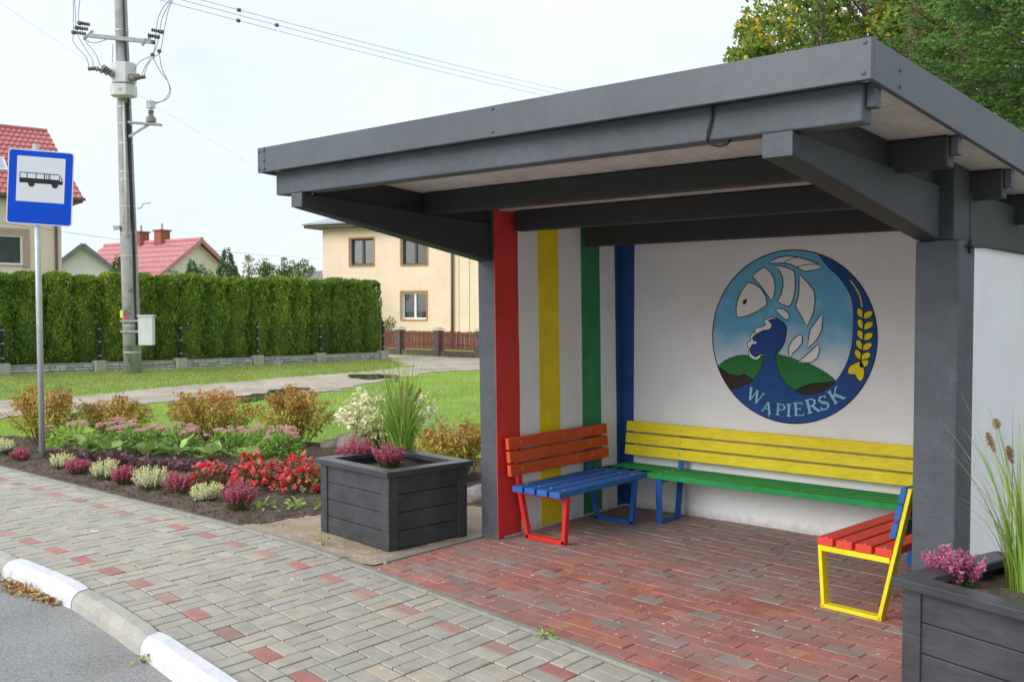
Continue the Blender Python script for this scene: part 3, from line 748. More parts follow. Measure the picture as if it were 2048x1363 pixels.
# the painted sky pales towards the hills
nt = MATS["emblem_sky"].node_tree; bs = [n_ for n_ in nt.nodes if n_.type == 'BSDF_PRINCIPLED'][0]; src = bs.inputs["Base Color"].links[0].from_socket
g_ = nt.nodes.new("ShaderNodeNewGeometry"); sx_ = nt.nodes.new("ShaderNodeSeparateXYZ"); nt.links.new(g_.outputs["Position"], sx_.inputs[0]); nn_ = nt.nodes.new("ShaderNodeTexNoise"); nn_.inputs["Scale"].default_value = 4.0; nt.links.new(g_.outputs["Position"], nn_.inputs["Vector"])
ma_ = nt.nodes.new("ShaderNodeMath"); ma_.operation = 'MULTIPLY_ADD'; ma_.inputs[1].default_value = .5; nt.links.new(nn_.outputs["Fac"], ma_.inputs[0]); nt.links.new(sx_.outputs["Z"], ma_.inputs[2])
mr_ = nt.nodes.new("ShaderNodeMapRange"); mr_.inputs["From Min"].default_value = 1.48; mr_.inputs["From Max"].default_value = 1.82; mr_.inputs["To Min"].default_value = .9; mr_.inputs["To Max"].default_value = 0.0; nt.links.new(ma_.outputs[0], mr_.inputs["Value"])
mm_ = nt.nodes.new("ShaderNodeMixRGB"); nt.links.new(mr_.outputs[0], mm_.inputs["Fac"]); nt.links.new(src, mm_.inputs["Color1"]); mm_.inputs["Color2"].default_value = (.80, .84, .87, 1); nt.links.new(mm_.outputs[0], bs.inputs["Base Color"])
ang = lambda p: math.atan2(p[1], p[0])
def arc(pa, pb, ccw=True, n=40):
    a, c = ang(pa), ang(pb)
    if ccw and c < a: c += 2*PI
    return [(ER*math.cos(a+(c-a)*i/n), ER*math.sin(a+(c-a)*i/n)) for i in range(n+1)]
cres = smooth_poly(Ep([(822,105),(865,170),(905,215),(955,265),(1000,330),(1035,400),(1050,480),(1052,580),(1048,680),(1035,760),(1010,840),(975,910),(942,957)]), 3, False)
riverR = smooth_poly(Ep([(905,990),(860,1025),(800,1043),(740,1048),(690,1030),(640,1000),(590,950),(555,870),(540,790)]), 3, False)
wave = smooth_poly(Ep([(548,778),(575,745),(600,700),(612,640),(615,600),(600,570),(570,545),(530,535),(490,545),(502,557),(515,577),(505,602),(480,612),(455,614),(430,627),(400,642),(380,662),(385,682),(410,690),(405,707),(375,714),(362,737),(364,767),(382,787),(402,797),(427,782),(447,774),(458,778)]), 3, False)
riverL = smooth_poly(Ep([(458,820),(440,880),(400,940),(350,985),(300,1015),(222,1028)]), 3, False)
pb_ = E(218, 1028); pt_ = E(822, 105)
bluep = cres + riverR + wave + riverL + arc(pb_, pt_)
paint("emblem_water", bluep, "emblem_blue", .004)
def arc2(pa, pb):   # clockwise short arc on the rim
    a, c = ang(pa), ang(pb)
    if a < 0: a += 2*PI
    if c < 0: c += 2*PI
    return [(ER*.998*math.cos(a+(c-a)*i/14), ER*.998*math.sin(a+(c-a)*i/14)) for i in range(15)]
gl = smooth_poly(Ep([(127,865),(170,830),(230,800),(300,785),(345,788),(352,800),(370,815),(400,822),(430,808),(450,787),(458,800),(455,830),(440,880),(410,925),(380,958),(350,940),(320,920),(290,930),(260,932),(235,925),(200,920),(170,895),(140,880)]), 3)
paint("emblem_hill", gl, "emblem_green", .0050)
br = smooth_poly(Ep([(140,880),(170,896),(200,921),(235,926),(260,933),(290,931),(320,921),(350,941),(380,959),(340,990),(300,1012),(235,1027)]), 3, False) + arc2(E(222, 1025), E(132, 872))
paint("emblem_earth", br, "emblem_brown", .0055)
gr = smooth_poly(Ep([(540,785),(580,785),(640,800),(700,820),(780,845),(850,880),(910,920),(943,955),(900,965),(840,968),(790,975),(750,990),(700,1015),(685,1025),(640,1000),(590,945),(555,870)]), 3)
paint("emblem_hill", gr, "emblem_green", .0050)
br2 = smooth_poly(Ep([(685,1025),(720,1003),(760,985),(800,975),(850,967),(943,958),(905,990),(860,1025),(800,1042),(745,1050)]), 3)
paint("emblem_earth", br2, "emblem_brown", .0055)
foam = Ep([(458,550),(485,530),(520,523),(555,533),(530,537),(490,545),(502,557),(515,577),(505,602),(480,612),(455,614),(430,627),(400,642),(380,662),(385,682),(410,690),(405,707),(375,714),(362,737),(364,767),(382,787),(402,797),(427,782),(447,770),(458,772),(440,787),(430,805),(410,818),(380,812),(355,790),(348,760),(355,740),(340,720),(345,695),(365,680),(362,655),(370,635),(395,625),(392,605),(420,590),(450,585),(470,572)])
foam = smooth_poly(foam, 3); paint("emblem_foam", foam, "emblem_white", .0065)
lines = MB(); LW = .0075
for P in (gl, gr, br2): ribbon(lines, P, LW * .7, .0075)
ribbon(lines, br, LW * .7, .0075); ribbon(lines, cres, LW * .5, .0075, False); ribbon(lines, wave, LW, .0075, False); ribbon(lines, foam, LW * .8, .0076)
white = [
 [(340,275),(390,290),(440,325),(470,380),(478,437),(420,475),(350,505),(290,520),(260,515),(256,460),(265,400),(295,335)],
 [(455,175),(500,210),(528,260),(535,320),(528,370),(512,413),(480,370),(430,300),(373,235),(410,200)],
 [(530,168),(600,180),(660,210),(672,260),(672,340),(660,400),(645,440),(625,453),(590,440),(550,415),(575,370),(590,310),(585,250),(565,205)],
 [(703,240),(760,300),(800,355),(805,430),(795,500),(755,590),(720,530),(675,450),(695,380),(698,300)],
 [(537,470),(565,460),(600,472),(630,500),(635,525),(620,543),(590,530),(560,500)],
 [(485,152),(520,128),(560,113),(620,108),(690,120),(760,145),(820,172),(853,200),(800,213),(735,220),(690,195),(640,165),(590,155)],
 [(708,640),(725,655),(722,700),(695,740),(660,770),(643,815),(632,770),(632,725),(660,675)],
 [(852,500),(857,550),(850,620),(820,680),(757,738),(765,670),(775,610),(810,560)],
 [(832,705),(837,755),(825,800),(790,830),(735,840),(693,828),(730,800),(780,755)]]
for i, P in enumerate(white):
    Q = Ep(P); paint("emblem_fish_piece", Q, "emblem_white", .0065); ribbon(lines, Q, LW, .0078)
ribbon(lines, Ep([(590,155),(620,135),(655,125),(692,120)]), LW * .8, .0080, False)
ribbon(lines, Ep([(678,187),(720,177),(770,173),(822,177)]), LW * .8, .0080, False)
paint("emblem_eye", Ep([(305,405),(320,393),(340,393),(330,415),(318,430),(307,428)]), "emblem_line", .0082)
# wheat ear
st = MB(); ribbon(st, smooth_poly(Ep([(1030,293),(1065,345),(1092,400),(1105,470)]), 3, False), .009, .0070, False); st.build("emblem_stalk", "emblem_yellow", back)
def grain(base, tip, w):
    bx, by = base; tx, ty = tip; dx, dy = tx-bx, ty-by; L_ = math.hypot(dx, dy); nx, ny = -dy/L_, dx/L_
    P = [(bx,by),(bx+dx*.3+nx*w*.9,by+dy*.3+ny*w*.9),(bx+dx*.7+nx*w,by+dy*.7+ny*w),(tx+nx*w*.45,ty+ny*w*.45),(tx-nx*w*.2,ty-ny*w*.2),(bx+dx*.7-nx*w*.85,by+dy*.7-ny*w*.85),(bx+dx*.3-nx*w*.8,by+dy*.3-ny*w*.8)]
    Q = smooth_poly(Ep(P), 3); paint("emblem_grain", Q, "emblem_yellow", .0070); ribbon(lines, Q, LW * .75, .0078)
for i, (y, x) in enumerate(((540,1110),(610,1113),(680,1113),(745,1108),(808,1100))):
    grain((x, y), (x - 30 - (3 if i > 2 else 0), y - 60), 20); 
    grain((x, y), (x + 56, y - 42), 22)
grain((1098, 855), (1142, 812), 24)
lf = smooth_poly(Ep([(1020,888),(1032,855),(1060,836),(1100,822),(1120,860),(1124,905),(1112,942),(1093,948),(1078,930),(1066,908),(1045,908),(1030,905)]), 3)
paint("emblem_grain", lf, "emblem_yellow", .0070); ribbon(lines, lf, LW * .75, .0078)
ribbon(lines, smooth_poly(Ep([(1110,500),(1113,600),(1112,690),(1104,780),(1097,840)]), 3, False), LW * .9, .0082, False)
ribbon(lines, circle, LW * 1.15, .0084)
lines.build("emblem_outline", "emblem_line", back)
# lettering on an arc: W A-ogonek P I E R S K, strokes with serifs
SER = .16
GL = {   # strokes ((x0,y0),(x1,y1),width) in a box 0..w by 0..1, serifs as short flat strokes
 "W": (1.35, [((.10,1),(.38,0),.17),((.38,0),(.66,.95),.09),((.66,.95),(.92,0),.17),((.92,0),(1.2,1),.09),((-.02,.97),(.26,.97),.07),((.50,.97),(.78,.97),.07),((1.05,.97),(1.33,.97),.07)]),
 "A": (1.0, [((.12,0),(.46,1),.09),((.46,1),(.84,0),.18),((.25,.34),(.68,.34),.08),((.0,.03),(.27,.03),.07),((.66,.03),(1.0,.03),.07),((.86,0),(.74,-.16),.08),((.74,-.16),(.80,-.27),.08),((.80,-.27),(.92,-.26),.07)]),
 "P": (.85, [((.22,0),(.22,1),.17),((.22,.96),(.55,.96),.08),((.55,.96),(.74,.86),.10),((.74,.86),(.78,.72),.16),((.78,.72),(.72,.56),.14),((.72,.56),(.52,.48),.09),((.52,.48),(.22,.48),.08),((.04,.03),(.42,.03),.07),((.04,.97),(.3,.97),.07)]),
 "I": (.48, [((.24,0),(.24,1),.17),((.04,.03),(.44,.03),.07),((.04,.97),(.44,.97),.07)]),
 "E": (.85, [((.22,0),(.22,1),.17),((.04,.965),(.74,.965),.08),((.22,.52),(.58,.52),.08),((.04,.035),(.78,.035),.08),((.73,.99),(.75,.78),.06),((.78,0),(.82,.25),.06),((.57,.64),(.57,.40),.06)]),
 "R": (.98, [((.22,0),(.22,1),.17),((.22,.96),(.55,.96),.08),((.55,.96),(.72,.86),.10),((.72,.86),(.75,.74),.16),((.75,.74),(.68,.58),.14),((.68,.58),(.5,.5),.09),((.5,.5),(.22,.5),.08),((.48,.5),(.86,.03),.16),((.04,.03),(.42,.03),.07),((.04,.97),(.3,.97),.07),((.78,.03),(1.02,.03),.07)]),
 "S": (.78, [((.66,.74),(.62,.9),.08),((.62,.9),(.42,.97),.09),((.42,.97),(.2,.88),.12),((.2,.88),(.15,.72),.15),((.15,.72),(.32,.56),.16),((.32,.56),(.55,.44),.17),((.55,.44),(.67,.27),.16),((.67,.27),(.58,.1),.13),((.58,.1),(.36,.03),.09),((.36,.03),(.14,.11),.09),((.14,.11),(.09,.28),.08),((.68,.98),(.66,.72),.06),((.07,.02),(.09,.30),.06)]),
 "K": (1.02, [((.22,0),(.22,1),.17),((.26,.44),(.78,.97),.09),((.44,.58),(.88,.03),.17),((.04,.03),(.40,.03),.07),((.04,.97),(.40,.97),.07),((.64,.97),(.94,.97),.07),((.74,.03),(1.06,.03),.07)])}
marks = [("W", 402, 1072, -22, 92), ("A", 487, 1146, -14, 78), ("P", 578, 1158, -5, 84), ("I", 636, 1160, -1, 90), ("E", 702, 1150, 5, 92), ("R", 793, 1122, 15, 98), ("S", 868, 1100, 25, 98), ("K", 948, 1046, 33, 98)]
for ch, X, Y, rot, hgt in marks:
    w, st_ = GL[ch]; hm = hgt * .97 / 589 * ER; cu, cv = E(X, Y); a = math.radians(rot)
    for dark in (1, 0):
        b = MB()
        for (p, q, wd) in st_:
            wd2 = wd * 1.18 + (.085 if dark else 0)
            P = []
            for (x, y) in (p, q):
                lx, ly = (x - w / 2) * hm * 1.04, (y - .5) * hm
                P.append((cu + lx * math.cos(a) - ly * math.sin(a), cv + lx * math.sin(a) + ly * math.cos(a)))
            if dark:
                t = Vector((P[1][0]-P[0][0], P[1][1]-P[0][1])).normalized() * .004
                P = [(P[0][0]-t.x, P[0][1]-t.y), (P[1][0]+t.x, P[1][1]+t.y)]
            ribbon(b, P, wd2 * hm, (.0060 if dark else .0068) + .00004 * st_.index((p, q, wd)), False)
        b.build("emblem_letter_edge" if dark else "emblem_letter", "emblem_line" if dark else "emblem_letter", back)

# ================================================================== BENCHES
def slat(x0, x1, y0, y1, z0, z1, m_, par, name="slat", tilt=None):
    b = MB(); b.box(x0, x1, y0, y1, z0, z1)
    if tilt:   # (axis index, pivot z, shift per metre of height)
        b.v = [tuple(v[i] + (tilt[1] * (v[2] - tilt[2]) if i == tilt[0] else 0) for i in range(3)) for v in b.v]
    return b.build(name, m_, par, bevel=.004, world=False)
def bolt(par, p, n): MB().lathe(Vector(p), n, [(0, .008), (.003, .0075), (.005, .003)], 8).build("bolt", "bolt", par, world=False)

def bench(loc, rz, length, frames, back_m, seat_m, frame_ms, label, flat=False, mirror=1, sxx=1.0, rake=.14):
    """local frame: x runs from the front edge (0) to the back, y along the bench, seat top .40"""
    B = empty("bench", loc, rz, label=label, cat="bench", group="painted wooden benches in the shelter")
    sx = mirror
    def X(v): return v * sx * sxx
    for i in range(4):
        a, c = sorted((X(.0 + i * .115), X(.0 + i * .115 + .095)))
        o = slat(a, c, 0, length, .357, .400, seat_m, B, "seat_slat")
        for f in frames: bolt(o, ((a + c) / 2, f, .4), (0, 0, 1))
    for i in range(3):
        z0 = .470 + i * .098
        xb = (.425 + (z0 + .04 - .40) * rake) if not flat else (.375 + rake * (z0 + .04) - .046)
        a, c = sorted((X(xb), X(xb + .034)))
        o = slat(a, c, -.02, length, z0, z0 + .082, back_m, B, "back_slat", (0, rake * sx, z0 + .04))
        for f in frames: bolt(o, (X(xb), f, z0 + .045), (-sx, 0, .14))
    for f, fm in zip(frames, frame_ms):
        b = MB(); t, w = .032, .045
        F = lambda x, z: (X(x), f, z)
        if flat: t, w = (.022, .060) if sxx == 1.0 else (.012, .055)
        up = (0, 1, 0)
        b.bar(F(.045, .005), F(.000 + .02, .356), w, t, (sx, 0, 0))
        b.bar(F(.045 - .015, .5 * t + .001), F(.375 + .015, .5 * t + .001), w, t)
        b.bar(F(.02, .340), F(.43, .340), w * .9, .030)
        if flat: b.bar(F(.375, .005), F(.375 + rake * .745, .745), w, t, (sx, 0, 0))
        else:
            b.bar(F(.375, .005), F(.470, .40), w, t, (sx, 0, 0)); b.bar(F(.468, .39), F(.474 + .35 * rake, .745), w, t, (sx, 0, 0))
        o = b.build("frame", fm, B, world=False, bevel=.003)
    return B
bench((-4.145, 5.405, 0), 0, 1.245, (.115, 1.0), "bench_orange", "bench_blue", ("frame_red", "frame_blue"), "bench with orange-red back slats and blue seat against the striped wall", mirror=-1, rake=.10)
bench((-2.225, 5.325, 0), math.radians(-6), 1.12, (.02, .90), "bench_blue", "bench_red", ("frame_yellow", "frame_yellow"), "bench with red seat, blue back slats and yellow frame beside the grey column", flat=True, rake=.22)
BB = bench((-1.80, 6.545, 0), math.radians(90), 2.78, (.30, 2.245), "bench_yellow", "bench_green", ("frame_blue", "frame_blue"), "long bench with yellow back slats and green seat below the emblem", flat=True, sxx=.84, rake=.15)
MB().box(-4.64, -4.26, 6.60, 6.64, .315, .354).build("batten", "bare_wood", BB, bevel=.003)

# ================================================================== PLANTERS
def planter(loc, rz, w, d, label):
    P = empty("planter_box", loc, rz, label=label, cat="planter", group="dark wooden planter boxes")
    hw, hd, H_ = w / 2 - .035, d / 2 - .035, .525
    pw, pt = .085, .030
    for sx in (-1, 1):
        for sy in (-1, 1):     # corner posts: two boards each
            b = MB()
            b.box(*sorted((sx * hw, sx * (hw - pw))), *sorted((sy * hd, sy * (hd - pt))), -.02, H_)
            b.box(*sorted((sx * hw, sx * (hw - pt))), *sorted((sy * (hd - pt - .001), sy * (hd - pw))), -.02, H_)
            b.build("corner_post", "planter_wood", P, bevel=.004, world=False)
    nbd = 4; hb = (H_ - .005) / nbd
    for k in range(nbd):
        z0, z1 = k * hb + .003, (k + 1) * hb - .0005
        for s_ in (-1, 1):
            MB().box(-hw + pw - .01, hw - pw + .01, *sorted((s_ * (hd - .012), s_ * (hd - .034))), z0 + random.uniform(-.001, .001), z1).build("board", "planter_wood", P, bevel=.0045, world=False)
            MB().box(*sorted((s_ * (hw - .012), s_ * (hw - .034))), -hd + pw - .01, hd - pw + .01, z0, z1 + random.uniform(-.001, .001)).build("board", "planter_wood", P, bevel=.0045, world=False)
    ow, od, rw, t0, t1 = w / 2, d / 2, .11, H_ + .001, H_ + .043
    def rim(q): MB().hexa([(x, y, t0) for x, y in q], [(x, y, t1) for x, y in q]).build("rim_board", "planter_rim", P, bevel=.006, world=False)
    g_ = .001
    rim([(-ow + g_, -od), (ow - g_, -od), (ow - rw - g_, -od + rw), (-ow + rw + g_, -od + rw)])
    rim([(-ow + rw + g_, od - rw), (ow - rw - g_, od - rw), (ow - g_, od), (-ow + g_, od)])
    rim([(-ow, -od + g_), (-ow + rw, -od + rw + g_), (-ow + rw, od - rw - g_), (-ow, od - g_)])
    rim([(ow - rw, -od + rw + g_), (ow, -od + g_), (ow, od - g_), (ow - rw, od - rw - g_)])
    # soil inside
    b = MB(); n = 22; ax, ay = hw - .04, hd - .04
    for i in range(n + 1):
        for j in range(n + 1):
            x, y = -ax + 2 * ax * i / n, -ay + 2 * ay * j / n
            b.add([(x, y, .485 + .02 * nz(x + loc[0], y, 8, 2) + .012 * nz(x, y, 30, 5))], [])
    b.f = [(i*(n+1)+j, (i+1)*(n+1)+j, (i+1)*(n+1)+j+1, i*(n+1)+j+1) for i in range(n) for j in range(n)]
    b.build("soil", "soil", P, world=False, recalc=False)
    return P
def pl_center(corner, rz, w, d, sx):
    c, s_ = math.cos(rz), math.sin(rz); x, y = sx * w / 2, d / 2
    return (corner[0] + x * c - y * s_, corner[1] + x * s_ + y * c, 0)
PLA = pl_center((-4.975, 4.525), math.radians(-6), .94, .80, -1)
PL1 = planter(PLA, math.radians(-6), .94, .80, "dark grey wooden planter on the sand between flower bed and shelter")
PLB = pl_center((-1.41, 4.15), math.radians(-16.5), .94, .80, 1)
PL2 = planter(PLB, math.radians(-16.5), .94, .80, "dark grey wooden planter in the foreground before the right column")

# ================================================================== BUS STOP SIGN
SG = empty("bus_stop_sign", (-11.05, 4.84, 0), label="blue bus stop sign with bus pictogram on a galvanised pole", cat="sign")
px, py_ = -11.05, 4.84
MB().tube([(px, py_, -.1), (px - .02, py_ - .01, 3.54)], .033, 14).build("pole", "galvanised", SG, smooth=True)
ex = Vector(_Fh * math.cos(math.radians(76)) + _R * math.sin(math.radians(76))); nrm = Vector((ex.y, -ex.x, 0)) 
if nrm.dot(Vector(_Fh)) > 0: nrm = -nrm
rollv = math.radians(-2.8); exr = ex * math.cos(rollv) + Vector((0, 0, 1)) * math.sin(rollv); uzr = Vector((0, 0, 1)) * math.cos(rollv) - ex * math.sin(rollv)
SC = Vector((px - .015, py_ - .005, 3.052)) + nrm * .05 + ex * .045
def sg(u, v, d): return SC + exr * u + uzr * v + nrm * d
def rrect(w, h, r, n=6):
    P = []
    for cx, cy, a0 in ((w/2-r, h/2-r, 0), (-w/2+r, h/2-r, 90), (-w/2+r, -h/2+r, 180), (w/2-r, -h/2+r, 270)):
        for i in range(n+1):
            a = math.radians(a0 + 90*i/n); P.append((cx + r*math.cos(a), cy + r*math.sin(a)))
    return P
WS, HS = .672, .825
MB().prism(rrect(WS, HS, .035), sg, -.012, .004).build("plate", "sign_edge", SG)
MB().flat(rrect(WS - .022, HS - .022, .03), sg, .006).build("blue_field", "sign_blue", SG)
fx, fy = 0.003, .088
MB().flat([(fx-.247, fy-.25), (fx+.247, fy-.25), (fx+.247, fy+.25), (fx-.247, fy+.25)], sg, .008).build("white_field", "sign_white", SG)
b = MB(); bx0, bx1, by0, by1 = fx-.218, fx+.226, .045, .160
body = [(bx0, by0), (bx1-.005, by0), (bx1, by0+.02), (bx1-.003, by0+.05), (bx1-.03, by1-.008), (bx1-.045, by1), (bx0+.006, by1), (bx0, by1-.006)]
b.flat(body, sg, .010)
for wx in (fx-.095, fx+.145):
    b.flat([(wx+.033*math.cos(t*PI/10), by0-.006+.036*math.sin(t*PI/10)) for t in range(20)], sg, .0105)
b.build("bus_pictogram", "black", SG)
b = MB()
for (a, c) in ((bx0+.010, bx0+.072), (bx0+.082, bx0+.165), (bx0+.175, bx0+.250), (bx0+.262, bx0+.276), (bx0+.283, bx0+.296), (bx0+.304, bx0+.308), (bx0+.316, bx0+.405)):
    b.flat([(a, by1-.062), (c, by1-.062), (c, by1-.010), (a, by1-.010)], sg, .012)
b.flat([(bx0+.415, by1-.075), (bx1-.010, by1-.075), (bx1-.035, by1-.012), (bx0+.415, by1-.010)], sg, .012)
b.build("bus_windows", "sign_white", SG)
b = MB()
for z in (2.80, 3.35): b.bar(Vector((px, py_, z)) + ex * -.16 + nrm * .036, Vector((px, py_, z)) + ex * .16 + nrm * .036, .012, .03)
b.build("clamp", "galvanised", SG)

# ================================================================== HOUSES
def v3(a): return Vector((float(a[0]), float(a[1]), float(a[2])))
class Facade:
    def __init__(s, px, depth, ang_right):
        """vertical plane through pixel column px at a depth, running to the right at ang_right degrees from the view axis"""
        s.p0 = at(px, HOR, depth); s.p0[2] = 0
        a = math.radians(ang_right); s.e = _Fh * math.cos(a) + _R * math.sin(a)
        s.n = np.array([s.e[1], -s.e[0], 0]);
        if s.n @ _Fh > 0: s.n = -s.n
    def sz(s, px, py):
        p = on_plane(px, py, s.p0, s.n); return float((p - s.p0) @ s.e), float(p[2])
    def rect(s, x0, y0, x1, y1):
        a = s.sz(x0, (y0 + y1) / 2)[0]; c = s.sz(x1, (y0 + y1) / 2)[0]; xm = (x0 + x1) / 2
        return (a, c, s.sz(xm, y1)[1], s.sz(xm, y0)[1])
    def P(s, u, z, d=0.0): return tuple(s.p0 + s.e * u + np.array([0, 0, z]) + s.n * d)
def fbox(b, fc, u0, u1, z0, z1, d0, d1):
    """box on a facade: u along, z up, d out of the wall"""
    q = lambda d, z: [fc.P(u0, z, d), fc.P(u1, z, d)]
    b.hexa([fc.P(u0, z0, d1), fc.P(u1, z0, d1), fc.P(u1, z0, d0), fc.P(u0, z0, d0)], [fc.P(u0, z1, d1), fc.P(u1, z1, d1), fc.P(u1, z1, d0), fc.P(u0, z1, d0)])
    return b
def walls(H, fc, u0, u1, zt, depth, wins, m_, rev=.2):
    us = sorted({u0, u1, *[w[0] for w in wins], *[w[1] for w in wins]}); zs = sorted({-.3, zt, *[w[2] for w in wins], *[w[3] for w in wins]})
    b = MB()
    for i in range(len(us) - 1):
        for j in range(len(zs) - 1):
            uc, zc = (us[i] + us[i+1]) / 2, (zs[j] + zs[j+1]) / 2
            if any(w[0] < uc < w[1] and w[2] < zc < w[3] for w in wins): continue
            b.add([fc.P(us[i], zs[j]), fc.P(us[i+1], zs[j]), fc.P(us[i+1], zs[j+1]), fc.P(us[i], zs[j+1])], [(0, 1, 2, 3)])
    for (a, c, z0, z1) in wins:
        for (A, B_) in (((a, z0), (a, z1)), ((a, z1), (c, z1)), ((c, z1), (c, z0)), ((c, z0), (a, z0))):
            b.add([fc.P(*A), fc.P(*B_), fc.P(*B_, -rev), fc.P(*A, -rev)], [(0, 1, 2, 3)])
    b.add([fc.P(u0, -.3), fc.P(u0, zt), fc.P(u0, zt, -depth), fc.P(u0, -.3, -depth)], [(0, 1, 2, 3)])
    b.add([fc.P(u1, -.3), fc.P(u1, zt), fc.P(u1, zt, -depth), fc.P(u1, -.3, -depth)], [(0, 1, 2, 3)])
    b.add([fc.P(u0, -.3, -depth), fc.P(u1, -.3, -depth), fc.P(u1, zt, -depth), fc.P(u0, zt, -depth)], [(0, 1, 2, 3)])
    b.add([fc.P(u0, zt), fc.P(u1, zt), fc.P(u1, zt, -depth), fc.P(u0, zt, -depth)], [(0, 1, 2, 3)])
    return b.build("wall", m_, H, recalc=False)
def window(H, fc, w, frame_m, trim_m, inside_m, mull=1, tw=.07, rev=.2, drape=False, tilt=0):
    a, c, z0, z1 = w
    f = MB(); fw = .075
    for (A, B_, C_, D_) in ((a, a + fw, z0, z1), (c - fw, c, z0, z1), (a + fw, c - fw, z0, z0 + fw), (a + fw, c - fw, z1 - fw, z1)): fbox(f, fc, A, B_, C_, D_, -rev + .005, -rev + .07)
    for k in range(mull):
        u = a + (c - a) * (k + 1) / (mull + 1); fbox(f, fc, u - .055, u + .055, z0 + fw, z1 - fw, -rev + .005, -rev + .075)
    wo = f.build("window", frame_m, H)
    for k in range(mull + 1):
        ua, uc = a + (c - a) * k / (mull + 1) + .055, a + (c - a) * (k + 1) / (mull + 1) - .055
        # room side: curtain or blind, then the pane
        b = MB(); n = 26
        for i in range(n + 1):
            t = i / n; u = ua + (uc - ua) * t; dd = -rev - .045 + .015 * math.sin(t * 40 + k)
            top = z1 - .05; bot = z0 + .05
            if drape and k == 1: bot = z0 + .05 + (z1 - z0) * .55 * max(0, t - .2) ** 1.2
            b.add([fc.P(u, bot, dd), fc.P(u, top, dd)], [])
        b.f = [(2*i, 2*i+2, 2*i+3, 2*i+1) for i in range(n)]
        b.build("curtain", inside_m[k % len(inside_m)], wo, recalc=False)
        g_ = MB(); fbox(g_, fc, ua, uc, z0 + fw * .6, z1 - fw * .6, -rev + .02, -rev + .03); g_.build("pane", "thin_glass", wo)
    rm = MB(); fbox(rm, fc, a + .01, c - .01, z0 + .01, z1 - .01, -rev - .62, -rev - .60); rm.build("room", "pvc_dark", wo)
    if trim_m:
        t = MB()
        for (A, B_, C_, D_) in ((a - tw, a, z0 - tw * .5, z1 + tw), (c, c + tw, z0 - tw * .5, z1 + tw), (a, c, z1, z1 + tw)): fbox(t, fc, A, B_, C_, D_, .0, .025)
        t.build("trim", trim_m, wo)
    s_ = MB(); fbox(s_, fc, a - tw * .5, c + tw * .5, z0 - .05, z0 - .005, -rev + .07, .06); s_.build("sill", trim_m or "grey_eave", wo)
# clear pane material: thin reflecting glass in front of the curtain
mg = bpy.data.materials.new("thin_glass"); mg.use_nodes = True; nt = mg.node_tree; nt.nodes.clear()
o_ = nt.nodes.new("ShaderNodeOutputMaterial"); gl_ = nt.nodes.new("ShaderNodeBsdfGlossy"); gl_.inputs["Roughness"].default_value = .02
tr_ = nt.nodes.new("ShaderNodeBsdfTransparent"); tr_.inputs["Color"].default_value = (.82, .86, .88, 1); fr_ = nt.nodes.new("ShaderNodeFresnel"); fr_.inputs["IOR"].default_value = 1.7
mx_ = nt.nodes.new("ShaderNodeMixShader"); nt.links.new(fr_.outputs[0], mx_.inputs[0]); nt.links.new(tr_.outputs[0], mx_.inputs[1]); nt.links.new(gl_.outputs[0], mx_.inputs[2]); nt.links.new(mx_.outputs[0], o_.inputs["Surface"])
MATS["thin_glass"] = mg

def tile_plane(H, name, A, B_, C_, D_, rows, m_, period=.2, amp=.02, step=.03):
    """roof plane: A-B eave (left, right), D-C ridge; wavy tile rows that lap over each other, each row a piece"""
    A, B_, C_, D_ = map(v3, (A, B_, C_, D_)); nrm = (B_ - A).cross(D_ - A).normalized()
    if nrm.z < 0: nrm = -nrm
    for r in range(rows):
        t0, t1 = r / rows, (r + 1) / rows
        L0, R0, L1, R1 = A.lerp(D_, t0), B_.lerp(C_, t0), A.lerp(D_, t1), B_.lerp(C_, t1)
        n = max(2, min(260, int((R0 - L0).length / (period / 4)))) if amp else 1
        b = MB()
        for i in range(n + 1):
            q = i / n; w = amp * math.sin(2 * PI * (R0 - L0).length * q / period) if amp else 0.0
            b.add([L0.lerp(R0, q) + nrm * (step + w), L1.lerp(R1, q) + nrm * w, L0.lerp(R0, q) + nrm * (w - .02)], [])
        b.f = [f for i in range(n) for f in ((3*i, 3*i+3, 3*i+4, 3*i+1), (3*i+2, 3*i+5, 3*i+3, 3*i))]
        b.build(name, m_, H, smooth=False, recalc=False)

# --- cream two-storey house with orange window trims
fc = Facade(646, 46.0, 118 - 0.0 if False else 180 - 63.4)
H1 = empty("cream_house", fc.P(0, 0), label="cream two-storey house with orange window trims behind the picket fence", cat="house")
wA, wB = fc.rect(700, 477, 747, 530), fc.rect(803, 477, 854, 529)
wC, wD = fc.rect(803, 584, 853, 638), fc.rect(700, 584, 746, 638)
zE = fc.sz(660, 457)[1]
U1 = 15.5
walls(H1, fc, 0, U1, zE, 9.5, [wA, wB, wC, wD], "cream_plaster")
window(H1, fc, wA, "pvc_dark", "orange_trim", ["blind", "curtain"]); window(H1, fc, wB, "pvc_dark", "orange_trim", ["curtain", "blind"])
window(H1, fc, wC, "pvc_white", "orange_trim", ["blind", "curtain"], drape=True); window(H1, fc, wD, "pvc_white", "orange_trim", ["blind", "curtain"])
for w in (wA, wB, wC, wD):      # white reveals
    b = MB(); fbox(b, fc, w[0] + .001, w[0] + .006, w[2], w[3], -.12, -.001); b.build("reveal", "pvc_white", H1)
ud = fc.sz(906, 550)[0]
b = MB(); b.tube([fc.P(ud, -.1, .09), fc.P(ud, zE - .1, .09)], .055, 10); b.build("downpipe", "brown_eave", H1, smooth=True)
for us_, zz in ((fc.sz(918, 550)[0], 0), (fc.sz(939, 550)[0], 0)):
    b = MB(); fbox(b, fc, us_ - .012, us_ + .012, 0, 4.6, .002, .012); b.build("cable", "grey_eave", H1)
